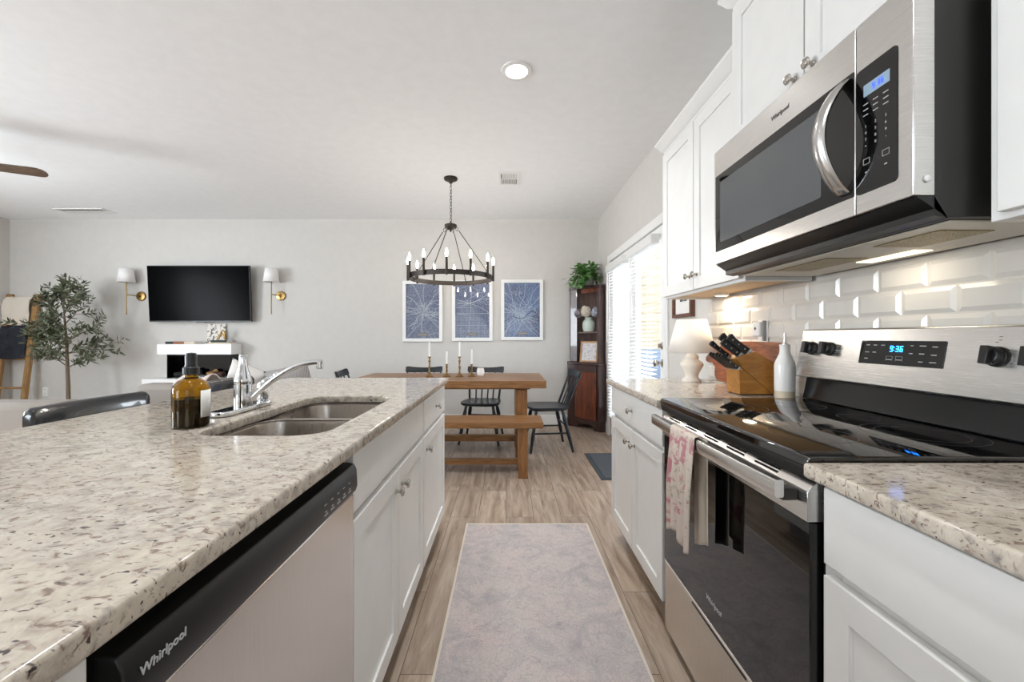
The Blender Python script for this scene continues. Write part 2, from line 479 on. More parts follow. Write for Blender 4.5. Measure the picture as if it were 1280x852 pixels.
M['floor'] = m_floor()

def m_rug():
    t = NT('distressed_rug'); v = t.coords()
    a = t.noise(v, 3.2, 6, 0.7, 0.7); b = t.noise(t.coords(loc=(4, 2, 0)), 7.0, 6, 0.72, 1.5); fine = t.noise(t.coords(scale=(1, 1.6, 1)), 120.0, 3, 0.7)
    c = t.ramp(a, [(0.32, lin(176, 166, 168)), (0.46, lin(196, 188, 184)), (0.6, lin(204, 190, 186)), (0.72, lin(190, 172, 170))])
    c = t.mix(t.ramp(b, [(0.46, (0, 0, 0, 1)), (0.66, (0.6, 0.6, 0.6, 1))]), c, lin(160, 156, 160))
    wv = t.node('ShaderNodeTexVoronoi'); wv.feature = 'DISTANCE_TO_EDGE'; wv.inputs['Scale'].default_value = 9.0
    mxv = t.node('ShaderNodeVectorMath'); mxv.operation = 'ADD'; nz = t.node('ShaderNodeTexNoise'); nz.inputs['Scale'].default_value = 6.0
    t.link(v, nz.inputs['Vector']); t.link(v, mxv.inputs[0]); t.link(nz.outputs['Color'], mxv.inputs[1]); t.link(mxv.outputs[0], wv.inputs['Vector'])
    c = t.mix(t.ramp(wv.outputs['Distance'], [(0.0, (0.35, 0.35, 0.35, 1)), (0.05, (0, 0, 0, 1))]), c, lin(150, 140, 146))
    c = t.mix(0.85, c, t.ramp(fine, [(0.3, (0.78, 0.77, 0.78, 1)), (0.65, (1.04, 1.03, 1.02, 1))]), 'MULTIPLY')
    t.set(Base_Color=c, Roughness=0.95); t.bump(fine, 0.35, 0.003)
    return t.mat
M['rug'] = m_rug()
M['rug_edge'] = plain('cream_rug_binding', (214, 204, 190), 0.95, bump=0.4, bscale=600)

def m_tile():
    t = NT('white_subway_tile'); v = t.coords(); n = t.noise(v, 7.0, 2)
    t.set(Base_Color=t.ramp(n, [(0.3, lin(214, 209, 201)), (0.7, lin(224, 219, 211))]), Roughness=0.15); return t.mat
M['tile'] = m_tile()
M['grout'] = plain('pale_grout', (216, 210, 200), 0.8)

def m_map(name, seed, warm=(84, 98, 130)):
    t = NT(name); v = t.coords(loc=(seed * 3.1, 0, seed * 1.7))
    c = t.ramp(t.noise(v, 3.0, 3), [(0.35, lin(56, 70, 104)), (0.65, lin(*warm))])
    for sc, w, a in ((34.0, 0.06, 0.35), (60.0, 0.09, 0.28)):
        vo = t.node('ShaderNodeTexVoronoi'); vo.feature = 'DISTANCE_TO_EDGE'; vo.inputs['Scale'].default_value = sc
        t.link(v, vo.inputs['Vector'])
        c = t.mix(t.ramp(vo.outputs['Distance'], [(0.0, (a, a, a, 1)), (w, (0, 0, 0, 1))]), c, lin(196, 204, 214))
    t.set(Base_Color=c, Roughness=0.5, Coat_Weight=0.6, Coat_Roughness=0.03); return t.mat
M['road'] = plain('pale_road_ink', (196, 204, 214), 0.5)
M['map_a'] = m_map('city_map_print_a', 1, (84, 94, 118))
M['map_b'] = m_map('city_map_print_b', 2)
M['map_c'] = m_map('city_map_print_c', 3, (70, 100, 146))

def m_floral(name, base, spot, leaf, sc=22.0):
    t = NT(name); v = t.coords()
    n = t.noise(v, sc, 3, 0.6, 0.6); n2 = t.noise(t.coords(loc=(3, 3, 3)), sc * 1.5, 3, 0.6, 0.8)
    c = t.mix(t.ramp(n, [(0.53, (0, 0, 0, 1)), (0.6, (1, 1, 1, 1))]), lin(*base), lin(*spot))
    c = t.mix(t.ramp(n2, [(0.6, (0, 0, 0, 1)), (0.66, (0.8, 0.8, 0.8, 1))]), c, lin(*leaf))
    t.set(Base_Color=c, Roughness=0.95); w = t.noise(t.coords(), 500.0, 2); t.bump(w, 0.3, 0.001); return t.mat
M['towel'] = m_floral('rose_floral_cotton', (206, 193, 180), (186, 128, 136), (150, 146, 126), 19.0)
M['towel_in'] = plain('cream_cotton', (222, 208, 190), 0.95, bump=0.5, bscale=420)
M['art_leaf'] = m_floral('leaf_sprig_print', (232, 226, 218), (52, 50, 48), (120, 112, 104), 24.0)
M['floral_art'] = m_floral('pale_floral_print', (216, 212, 210), (176, 176, 188), (190, 180, 182), 40.0)
def m_plaid():
    t = NT('navy_black_plaid'); v = t.coords(); n = t.noise(v, 9.0, 4, 0.7, 0.5)
    t.set(Base_Color=t.ramp(n, [(0.35, lin(26, 28, 34)), (0.62, lin(44, 48, 58)), (0.72, lin(92, 92, 98))]), Roughness=0.95); return t.mat
M['plaid'] = m_plaid()
def m_stripe():
    t = NT('grey_woven_stripe'); v = t.coords(); w = t.node('ShaderNodeTexWave'); w.inputs['Scale'].default_value = 26.0; w.inputs['Distortion'].default_value = 0.3
    t.link(v, w.inputs['Vector'])
    t.set(Base_Color=t.ramp(w.outputs['Fac'], [(0.3, lin(142, 136, 134)), (0.7, lin(172, 166, 162))]), Roughness=0.95); return t.mat
M['pillow_grey'] = m_stripe()
def m_filter():
    t = NT('grease_filter_mesh'); v = t.coords(); n = t.noise(v, 260.0, 2, 0.7)
    t.set(Base_Color=t.ramp(n, [(0.35, lin(88, 74, 48)), (0.6, lin(176, 158, 112))]), Roughness=0.4, Metallic=0.5); t.bump(n, 0.8, 0.003); return t.mat
M['filter'] = m_filter()
def m_shade(name, rgb, em=0.45):
    t = NT(name); c = lin(*rgb)
    df = t.node('ShaderNodeBsdfDiffuse'); df.inputs['Color'].default_value = c
    tl = t.node('ShaderNodeBsdfTranslucent'); tl.inputs['Color'].default_value = c
    mx = t.node('ShaderNodeMixShader'); mx.inputs[0].default_value = em
    t.link(df.outputs[0], mx.inputs[1]); t.link(tl.outputs[0], mx.inputs[2]); t.link(mx.outputs[0], t.out.inputs['Surface']); return t.mat
M['shade'] = m_shade('linen_lamp_shade', (249, 247, 243))
M['slat'] = m_shade('white_blind_slat', (240, 240, 240), 0.15)
M['sconce_shade'] = m_shade('white_sconce_shade', (250, 249, 247), 0.08)
M['lamp_bulb'] = emit('soft_lit_bulb', (255, 250, 244), 4.0)
def m_amber():
    t = NT('amber_glass'); t.set(Base_Color=lin(176, 128, 16), Roughness=0.02, Transmission_Weight=1.0, IOR=1.3); return t.mat
M['amber'] = m_amber()
M['dark_liquid'] = plain('dark_liquid', (26, 24, 8), 0.1)

# ------------------------------------------------------------------ the room
CEIL = 2.707
XR, XL, YB, YF = 1.194, -6.58, 5.39, -2.6
ZC = 0.91            # counter tops
def holed_wall(name, axis, a, b, u0, u1, holes, mat):
    """wall slab a..b thick along axis, spanning u0..u1, with openings (u0,u1,z0,z1)"""
    us = sorted({u0, u1, *[h[0] for h in holes], *[h[1] for h in holes]})
    zs = sorted({0.0, CEIL, *[h[2] for h in holes], *[h[3] for h in holes]})
    mb = MB()
    for i in range(len(us) - 1):
        for j in range(len(zs) - 1):
            uc, zc = (us[i] + us[i + 1]) / 2, (zs[j] + zs[j + 1]) / 2
            if any(h[0] < uc < h[1] and h[2] < zc < h[3] for h in holes): continue
            if axis == 'x': mb.box(a, b, us[i], us[i + 1], zs[j], zs[j + 1])
            else: mb.box(us[i], us[i + 1], a, b, zs[j], zs[j + 1])
    o = mb.build(name, mat); tag(o, kind='structure'); return o
def structure(o): return tag(o, kind='structure')

structure(MB().box(XL - 0.12, XR + 0.14, YF - 0.12, YB + 0.12, -0.06, 0.0).build('floor', M['floor']))
structure(MB().box(XL - 0.12, XR + 0.14, YF - 0.12, YB + 0.12, CEIL, CEIL + 0.1).build('ceiling', M['ceiling']))
holed_wall('wall_back', 'y', YB, YB + 0.12, XL - 0.12, XR + 0.14, [], M['wall'])
holed_wall('wall_left', 'x', XL - 0.12, XL, YF, YB, [(0.65, 2.25, 0.75, 2.25)], M['wall'])
DY0, DY1, DZ = 3.10, 4.76, 2.03
holed_wall('wall_right', 'x', XR, XR + 0.14, YF, YB, [(DY0, DY1, 0.0, DZ)], M['wall'])
holed_wall('wall_front', 'y', YF - 0.12, YF, XL - 0.12, XR + 0.14, [(-5.9, -3.7, 0.7, 2.3), (-0.65, 0.85, 0.95, 2.25)], M['wall'])
def window_unit(name, axis, a, u0, u1, z0, z1):
    mb = MB()
    fr = 0.05
    def bx(m, p, q, r, s, d0, d1):
        if axis == 'x': m.box(a + d0, a + d1, p, q, r, s)
        else: m.box(p, q, a + d0, a + d1, r, s)
    um = (u0 + u1) / 2
    for (p, q, r, s) in ((u0, u0 + fr, z0, z1), (u1 - fr, u1, z0, z1), (u0 + fr, u1 - fr, z0, z0 + fr), (u0 + fr, u1 - fr, z1 - fr, z1), (um - 0.025, um + 0.025, z0 + fr, z1 - fr)):
        bx(mb, p, q, r, s, -0.03, 0.03)
    o = structure(mb.build(name, M['trim'], bevel=0.004))
    g = MB(); bx(g, u0 + fr, u1 - fr, z0 + fr, z1 - fr, -0.004, 0.004); g.build('pane', M['glass'], o)
window_unit('window_1', 'x', XL - 0.06, 0.65, 2.25, 0.75, 2.25)
window_unit('added_window_2', 'y', YF - 0.06, -5.9, -3.7, 0.7, 2.3)  # unseen window, added to let in fill light
window_unit('added_window_3', 'y', YF - 0.06, -0.65, 0.85, 0.95, 2.25)  # unseen kitchen window, added for its fill lamp
BBP = [(0, 0), (0.014, 0), (0.014, 0.10), (0.009, 0.122), (0, 0.13)]
structure(MB().prism([(YB - d, z) for d, z in BBP], XL, XR - 0.002, 'x').build('baseboard_back', M['trim']))
structure(MB().prism([(XL + d, z) for d, z in BBP], YF, YB - 0.016, 'y').build('baseboard_left', M['trim']))
structure(MB().prism([(XR - d, z) for d, z in BBP], 2.43, DY0 - 0.082, 'y').prism([(XR - d, z) for d, z in BBP], DY1 + 0.082, YB - 0.016, 'y').build('baseboard_right', M['trim']))
# casing round the french doors
cs = MB()
for (y0, y1, z0, z1) in ((DY0 - 0.075, DY0, 0, DZ + 0.075), (DY1, DY1 + 0.075, 0, DZ + 0.075), (DY0, DY1, DZ, DZ + 0.075)):
    cs.box(XR - 0.018, XR, y0, y1, z0, z1)
structure(cs.build('trim_1', M['trim'], bevel=0.004))
th = MB(); th.box(XR - 0.01, XR + 0.14, DY0, DY1, 0.0, 0.018)
structure(th.build('trim_2', M['grey_plastic'], bevel=0.004))
# two glazed leaves
def door_leaf(name, y0, y1):
    x0, x1 = XR + 0.004, XR + 0.049
    st, z0, z1 = 0.105, 0.02, DZ - 0.004
    mb = MB()
    mb.box(x0, x1, y0, y0 + st, z0, z1); mb.box(x0, x1, y1 - st, y1, z0, z1)
    mb.box(x0, x1, y0 + st, y1 - st, z0, z0 + 0.23); mb.box(x0, x1, y0 + st, y1 - st, z1 - st, z1)
    o = structure(mb.build(name, M['trim'], bevel=0.003))
    MB().box(x0 + 0.018, x0 + 0.026, y0 + st, y1 - st, z0 + 0.23, z1 - st).build('pane', M['glass'], o)
    return o
d1 = door_leaf('door_1', DY0 + 0.004, 3.927)
d2 = door_leaf('door_2', 3.933, DY1 - 0.004)
kx = XR + 0.004
MB().lathe([(0.032, 0), (0.032, 0.006), (0.014, 0.010), (0.011, 0.03), (0.02, 0.036), (0.028, 0.048), (0.028, 0.06), (0.018, 0.068), (0.0, 0.07)], (kx, 3.165, 0.95), 20, '-x').build('door_knob', M['nickel'], d1)
MB().lathe([(0.03, 0), (0.03, 0.008), (0.022, 0.014), (0.0, 0.015)], (kx, 3.165, 1.085), 20, '-x').box(kx - 0.034, kx - 0.014, 3.161, 3.169, 1.068, 1.102).build('deadbolt', M['nickel'], d1)

# blinds on the doors
def blind(y0, y1, label):
    xw = XR - 0.004
    t = thing('window_blind', label, 'blind', (xw - 0.03, (y0 + y1) / 2, 0.25), 0, 'blinds on the french doors')
    MB().box(xw - 0.075, xw - 0.002, y0 - 0.03, y1 + 0.03, 1.885, 1.965).build('valance', M['trim'], t, bevel=0.006)
    s = MB(); z = 0.30
    while z < 1.87:
        a = math.radians(14)
        dx, dz = 0.024 * math.cos(a), 0.024 * math.sin(a)
        c = xw - 0.034
        p = [(c - dx, z - dz), (c, z + 0.0015), (c + dx, z + dz), (c + dx, z + dz + 0.0025), (c, z + 0.004), (c - dx, z - dz + 0.0025)]
        s.prism(p, y0, y1, 'y'); z += 0.0345
    s.build('slats', M['slat'], t)
    MB().box(xw - 0.058, xw - 0.01, y0, y1, 0.25, 0.272).build('bottom_rail', M['trim'], t, bevel=0.004)
    c = MB()
    for yy in (y0 + 0.09, y1 - 0.09):
        c.tube([(xw - 0.06, yy, 0.26), (xw - 0.06, yy, 1.89)], 0.0012, 6)
    c.build('ladder_cord', M['wplastic'], t)
    MB().tube([(xw - 0.07, y1 - 0.04, 1.89), (xw - 0.072, y1 - 0.04, 1.1)], 0.004, 8).build('tilt_wand', M['wplastic'], t)
blind(3.22, 3.82, 'white slatted blind on the french door leaf with the knob')
blind(4.03, 4.65, 'white slatted blind on the french door leaf beside the corner cupboard')

# outside
structure(MB().box(XR + 0.15, 9.0, -2, 14, -0.2, -0.1).build('ground', M['patio']))
h = thing('neighbouring_house', 'cream sided house wall seen through the blinds', 'house', (5.5, 9.0, -0.1))
sd = MB()
for k in range(24): sd.prism([(9.0, -0.1 + 0.2 * k), (8.97, -0.1 + 0.2 * k), (9.0, 0.1 + 0.2 * k)], 2.75, 8.5, 'x')
sd.box(2.75, 8.5, 9.0, 9.4, -0.1, 4.7).build('wall', M['siding'], h)
MB().box(2.60, 2.75, 8.92, 9.06, -0.1, 4.7).build('corner_board', M['trim'], h)
b = thing('patio_bench', 'blue grey cushioned patio bench outside the glazed doors', 'bench', (2.7, 6.3, -0.1))
MB().box(2.1, 3.5, 5.9, 6.5, 0.2, 0.42).build('seat', M['blue_cover'], b, bevel=0.04)
MB().box(2.1, 3.5, 6.52, 6.72, 0.2, 0.95).build('backrest', M['blue_cover'], b, bevel=0.05)
for (x, y) in ((2.15, 5.95), (2.15, 6.65), (3.45, 5.95), (3.45, 6.65)): MB().box(x - 0.03, x + 0.03, y - 0.03, y + 0.03, -0.1, 0.2).build('leg', M['blackm'], b)

# backsplash of bevelled subway tiles
def tile_field(mb, y0, y1, z0, z1, half):
    L, H, g, bv = 0.1524, 0.0762, 0.0011, 0.0135
    k = 0
    z = z0
    while z < z1 - 0.012:
        zt = min(z + H, z1)
        y = y0 - (L / 2 if (k % 2) else 0)
        while y < y1:
            a, b_ = max(y, y0) + g, min(y + L, y1) - g
            if b_ - a > 0.02:
                zb, zz = z + g, zt - g
                xo, xi = XR - 0.0065, XR - 0.0125
                bw = min(bv, (b_ - a) / 2.5); bh = min(bv, (zz - zb) / 2.5)
                v = [(xo, a, zb), (xo, b_, zb), (xo, b_, zz), (xo, a, zz), (xi, a + bw, zb + bh), (xi, b_ - bw, zb + bh), (xi, b_ - bw, zz - bh), (xi, a + bw, zz - bh)]
                mb.add(v, [(4, 5, 6, 7), (0, 1, 5, 4), (1, 2, 6, 5), (2, 3, 7, 6), (3, 0, 4, 7)])
            y += L
        z += H; k += 1
bs = MB(); bs.m = 1
bs.box(XR - 0.0070, XR - 0.0005, -0.6, 2.41, ZC + 0.001, 1.369)
bs.box(XR - 0.0070, XR - 0.0005, 0.80, 1.57, 1.369, 1.385); bs.m = 0
tile_field(bs, -0.6, 2.41, ZC + 0.002, 1.369, 0)
structure(bs.build('backsplash', [M['tile'], M['grout']], angle=10))

# ------------------------------------------------------------------ cabinets
def front(mb, xf, s, y0, y1, z0, z1, shaker=True, th=0.019, st=0.058, dep=0.008):
    """cabinet door or drawer front; outer face at x=xf looking along s (+1 / -1)"""
    xb = xf - s * th
    if not shaker:
        mb.box(xb, xf, y0, y1, z0, z1); return mb
    xi = xf - s * dep
    o = [(y0, z0), (y1, z0), (y1, z1), (y0, z1)]
    i = [(y0 + st, z0 + st), (y1 - st, z0 + st), (y1 - st, z1 - st), (y0 + st, z1 - st)]
    v = [(xf, *p) for p in o] + [(xf, *p) for p in i] + [(xi, *p) for p in i] + [(xb, *p) for p in o]
    f = []
    for k in range(4):
        l = (k + 1) % 4
        f += [(k, l, 4 + l, 4 + k), (4 + k, 4 + l, 8 + l, 8 + k), (k, 12 + k, 12 + l, l)]
    f += [(8, 9, 10, 11), (12, 15, 14, 13)]
    return mb.add(v, f)
KNOB = [(0.0085, 0), (0.0085, 0.003), (0.005, 0.006), (0.0048, 0.013), (0.008, 0.018), (0.0145, 0.021), (0.0155, 0.024), (0.0125, 0.028), (0.011, 0.0272), (0.006, 0.0295), (0.0, 0.030)]
def knob(x, y, z, s, parent):
    return MB().lathe(KNOB, (x, y, z), 18, 'x' if s > 0 else '-x').build('knob', M['nickel'], parent)
def base_carcass(t, xf, s, xb, y0, y1, z1=0.879):
    """face frame front at xf (behind the fronts), back at xb"""
    mb = MB(); w = 0.018
    a = xf - s * 0.02
    mb.box(a, xb, y0, y0 + w, 0.114, z1); mb.box(a, xb, y1 - w, y1, 0.114, z1)
    mb.box(a, xb, y0 + w, y1 - w, 0.114, 0.132); mb.box(xb + s * w, xb, y0 + w, y1 - w, 0.132, z1)
    # face frame
    mb.box(a, xf, y0, y0 + 0.04, 0.114, z1); mb.box(a, xf, y1 - 0.04, y1, 0.114, z1)
    mb.box(a, xf, y0 + 0.04, y1 - 0.04, z1 - 0.04, z1); mb.box(a, xf, y0 + 0.04, y1 - 0.04, 0.114, 0.15); mb.box(a, xf, y0 + 0.04, y1 - 0.04, 0.685, 0.73)
    mb.build('carcass', M['cab'], t, bevel=0.0012, seg=1)
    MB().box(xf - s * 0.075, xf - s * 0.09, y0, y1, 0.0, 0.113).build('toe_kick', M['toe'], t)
def base_cabinet(name, label, s, xd, xb, y0, y1, doors, drawer_knob, group=None, rev=0.006, cat='cabinet'):
    """doors: list of (y0,y1,knob_y or None)"""
    t = thing(name, label, cat, ((xd + xb) / 2, (y0 + y1) / 2, 0), 0, group)
    xf = xd - s * 0.0205
    base_carcass(t, xf, s, xb, y0, y1)
    dr = front(MB(), xd, s, y0 + rev, doors[-1][1], 0.724, 0.868, False).build('drawer' if drawer_knob else 'false_front', M['cab'], t, bevel=0.002)
    if drawer_knob: knob(xd, (y0 + y1) / 2, 0.795, s, dr)
    for (a, b_, ky) in doors:
        d = front(MB(), xd, s, a, b_, 0.122, 0.702).build('door', M['cab'], t, bevel=0.0015)
        if ky is not None: knob(xd, ky, 0.637, s, d)
    return t
XI = -0.375
base_cabinet('sink_cabinet', 'white island base cabinet with a plain front over two doors, under the sink', 1, XI, -1.0, 0.984, 1.816,
             [(0.992, 1.397, 1.362), (1.403, 1.808, 1.438)], False)
base_cabinet('drawer_cabinet', 'narrow white island cabinet with one drawer over one door at the dining end', 1, XI, -1.0, 1.818, 2.42, [(1.826, 2.412, 1.875)], True)
base_cabinet('drawer_cabinet', 'white island base cabinet on the far side of the dishwasher from the sink', 1, XI, -1.0, -0.45, 0.372, [(-0.442, -0.042, -0.08), (-0.036, 0.364, 0.0)], True)
XD = 0.60
base_cabinet('drawer_cabinet', 'white base cabinet with drawer and two doors between the range and the french doors', -1, XD, 1.18, 1.582, 2.37, [(1.59, 1.973, 1.93), (1.979, 2.362, 2.02)], True)
base_cabinet('drawer_cabinet', 'white base cabinet under the bare granite top, nearest the camera beside the range', -1, XD, 1.18, 0.02, 0.798, [(0.028, 0.403, 0.37), (0.409, 0.776, 0.445)], True)

# island back panel carries the overhang
# counter tops
isl = MB()
isl.plate([[(-1.31, -0.6), (-0.355, -0.6), (-0.355, 2.44), (-1.31, 2.44)], list(reversed(rrect(-0.633, 1.348, 0.167, 0.338, 0.075, k=10)))], 0.88, ZC, 0.006)
tag(isl.build('island_countertop', M['granite']), 'long speckled granite countertop on the island around the sink', 'countertop')
def counter(y0, y1, label):
    mb = MB(); mb.plate([[(0.575, y0), (XR - 0.009, y0), (XR - 0.009, y1), (0.575, y1)]], 0.88, ZC, 0.006)
    tag(mb.build('countertop', M['granite']), label, 'countertop', 'granite tops either side of the range')
counter(1.577, 2.388, 'speckled granite countertop carrying the table lamp and knife block')
counter(-0.6, 0.793, 'bare speckled granite countertop in the corner of the photo beside the range')

# sink
t = thing('kitchen_sink', 'undermounted double bowl stainless sink in the island', 'sink', (-0.633, 1.348, 0.66))
def bowl(y0, y1, dep):
    cx, cy, hx, hy = -0.633, (y0 + y1) / 2, 0.176, (y1 - y0) / 2
    L = []
    for (ins, z, r) in ((0.0, 0.8712, 0.075), (0.002, 0.862, 0.075), (0.012, dep + 0.05, 0.075), (0.022, dep + 0.022, 0.07), (0.045, dep + 0.006, 0.06), (0.085, dep, 0.05)):
        L.append(rrect(cx, cy, hx - ins, hy - ins, r, z, 10))
    o = MB().loft(L, False, True).build('bowl', M['sink'], t, angle=50)
    MB().lathe([(0.042, dep + 0.001), (0.042, dep + 0.004), (0.034, dep + 0.004), (0.03, dep + 0.002), (0.0, dep + 0.002)], (cx, cy, 0), 24).build('drain', M['chrome'], o)
bowl(1.005, 1.365, 0.68); bowl(1.385, 1.695, 0.70)
MB().plate([rrect(-0.633, 1.35, 0.19, 0.36, 0.08), list(reversed(rrect(-0.633, 1.185, 0.1755, 0.1795, 0.0745, k=10))), list(reversed(rrect(-0.633, 1.54, 0.1755, 0.1545, 0.0745, k=10)))], 0.8715, 0.8775, 0.0015).build('rim_and_divider', M['sink'], t)

# faucet
fx, fy = -0.878, 1.352
t = thing('kitchen_faucet', 'chrome faucet with bottle shaped body and long arched spout behind the sink', 'faucet', (fx, fy, ZC))
MB().plate([rrect(fx, fy, 0.031, 0.132, 0.028)], ZC + 0.0005, ZC + 0.016, 0.005).build('base_plate', M['chrome'], t)
MB().lathe([(0.027, ZC + 0.0165), (0.027, ZC + 0.04), (0.026, ZC + 0.085), (0.0255, ZC + 0.092), (0.0265, ZC + 0.094), (0.0255, ZC + 0.102), (0.021, ZC + 0.12), (0.014, ZC + 0.145), (0.011, ZC + 0.165), (0.011, ZC + 0.178), (0.0125, ZC + 0.180), (0.010, ZC + 0.186), (0, ZC + 0.187)], (fx, fy, 0), 28).build('body', M['chrome'], t)
sp = []
for k in range(17):
    u = k / 16
    sp.append((fx + 0.024 + 0.218 * u, fy + 0.005, ZC + 0.036 + 0.125 * math.sin(u * PI / 2 * 0.96) ** 0.9))
sp.append((fx + 0.252, fy + 0.005, sp[-1][2] - 0.002))
MB().tube(sp, [0.0095] * 12 + [0.009] * 6, 14).build('spout', M['chrome'], t)
e = sp[-1]
MB().lathe([(0.0, -0.022), (0.0095, -0.022), (0.0105, -0.018), (0.0105, 0.004), (0.006, 0.010), (0, 0.0105)], (e[0], e[1], e[2]), 18).build('aerator', M['chrome'], t)
vy = fy + 0.108
MB().lathe([(0.017, ZC + 0.0165), (0.019, ZC + 0.03), (0.0165, ZC + 0.055), (0.018, ZC + 0.07), (0.012, ZC + 0.084), (0, ZC + 0.086)], (fx, vy, 0), 22).build('handle_post', M['chrome'], t)
MB().tube([(fx, vy, ZC + 0.078), (fx + 0.008, vy + 0.01, ZC + 0.09), (fx + 0.022, vy + 0.016, ZC + 0.098), (fx + 0.036, vy + 0.018, ZC + 0.104)], [0.012, 0.009, 0.008, 0.006], 12).ball((fx + 0.04, vy + 0.019, ZC + 0.105), 0.0125).build('lever', M['chrome'], t)

# amber bottle
bx_, by_ = -0.86, 1.107
t = thing('amber_bottle', 'amber glass bottle with black dropper cap beside the faucet', 'bottle', (bx_, by_, ZC))
MB().lathe([(0.036, ZC + 0.001), (0.042, ZC + 0.005), (0.0425, ZC + 0.10), (0.040, ZC + 0.112), (0.030, ZC + 0.124), (0.018, ZC + 0.131), (0.0155, ZC + 0.137), (0.0155, ZC + 0.142)], (bx_, by_, 0), 32).build('bottle_glass', M['amber'], t)
MB().lathe([(0.034, ZC + 0.004), (0.0395, ZC + 0.008), (0.0395, ZC + 0.078), (0.0, ZC + 0.0785)], (bx_, by_, 0), 28).build('liquid', M['dark_liquid'], t)
MB().lathe([(0.0185, ZC + 0.142), (0.0185, ZC + 0.160), (0.0145, ZC + 0.163), (0.013, ZC + 0.17), (0.0135, ZC + 0.19), (0.0115, ZC + 0.199), (0.0, ZC + 0.201)], (bx_, by_, 0), 26).build('dropper_cap', M['black'], t)
lb = MB()
def labf(u, v):
    a = math.radians(-24 + 84 * u)
    return (bx_ + 0.0432 * math.cos(a), by_ + 0.0432 * math.sin(a), ZC + 0.028 + 0.072 * v)
lb.grid(14, 3, labf).build('label', M['paper'], t, solid=0.0004)

# ------------------------------------------------------------------ dishwasher
t = thing('dishwasher', 'stainless dishwasher with black control strip set in the island', 'dishwasher', (-0.68, 0.68, 0))
y0, y1 = 0.380, 0.980
MB().box(-0.40, -0.98, y0 + 0.006, y1 - 0.004, 0.02, 0.862).build('tub', M['blackm'], t)
MB().box(-0.398, -0.369, y0 + 0.003, y1 - 0.003, 0.118, 0.7835).build('door_panel', M['steel_v'], t, bevel=0.005)
cp = MB().prism([(-0.398, 0.786), (-0.364, 0.786), (-0.360, 0.800), (-0.362, 0.838), (-0.368, 0.850), (-0.380, 0.853), (-0.398, 0.853)], y0 + 0.003, y1 - 0.003, 'y').build('control_strip', M['black'], t, bevel=0.002)
ic = MB()
for k in range(5):
    yy = 0.80 + 0.03 * k
    ic.box(-0.3605, -0.3596, yy, yy + 0.016, 0.800, 0.803); ic.box(-0.3605, -0.3596, yy + 0.004, yy + 0.012, 0.8065, 0.8085); ic.box(-0.3612, -0.3604, yy + 0.003, yy + 0.013, 0.820, 0.8215)
ic.build('control_lettering', M['mark'], cp)
gl = MB().text('Whirlpool', 0.0138, face_posx(-0.3596, 0.427, 0.8245) @ Matrix.Rotation(math.radians(-3), 4, 'X'), 0.0012, 0.12)
gl.build('logo', M['logo'], cp)
MB().box(-0.43, -0.445, y0 + 0.006, y1 - 0.006, 0.0, 0.114).build('kick_plate', M['black'], t)

# ------------------------------------------------------------------ range
RY0, RY1 = 0.803, 1.571
t = thing('range_cooker', 'stainless electric range with black glass top and oven door', 'range', (0.89, (RY0 + RY1) / 2, 0))
MB().box(0.628, 1.168, RY0, RY1, 0.03, 0.894).build('body', M['blackm'], t, bevel=0.002)
for x in (0.67, 1.12):
    for y in (RY0 + 0.05, RY1 - 0.05): MB().lathe([(0.018, 0.0), (0.018, 0.008), (0.010, 0.012), (0.010, 0.0305)], (x, y, 0), 12).build('foot', M['black'], t)
ct = MB().prism([(0.586, 0.897), (0.588, 0.914), (0.596, 0.9185), (1.135, 0.9185), (1.135, 0.897)], RY0 - 0.004, RY1 + 0.003, 'y').build('cooktop', M['cook'], t, bevel=0.0025)
MB().prism([(0.592, 0.872), (0.588, 0.8965), (0.64, 0.8965), (0.64, 0.872)], RY0 - 0.002, RY1 + 0.001, 'y').build('front_lip', M['black'], t, bevel=0.003)
rg = MB()
for (x, y, r) in ((0.74, 1.37, 0.115), (0.74, 1.37, 0.075), (0.735, 0.99, 0.09), (1.0, 1.40, 0.075), (1.0, 0.99, 0.115), (1.0, 0.99, 0.085), (1.02, 1.19, 0.05)):
    n = 48
    vs = [(x + q * math.cos(2 * PI * k / n), y + q * math.sin(2 * PI * k / n), 0.91885) for q in (r, r - 0.0018) for k in range(n)]
    rg.add(vs, [(k, (k + 1) % n, n + (k + 1) % n, n + k) for k in range(n)])
rg.build('burner_rings', M['mark_dark'], ct)
# backguard
MB().prism([(1.128, 0.9195), (1.136, 0.95), (1.146, 1.004), (1.18, 1.004), (1.18, 0.9195)], RY0 + 0.004, RY1 - 0.004, 'y').build('rear_vent_panel', M['gloss_black'], t, bevel=0.004)
con = MB().prism([(1.106, 1.008), (1.112, 1.004), (1.178, 1.004), (1.178, 1.182), (1.142, 1.182), (1.136, 1.178)], RY0, RY1, 'y').build('console', M['steel_h'], t, bevel=0.002)
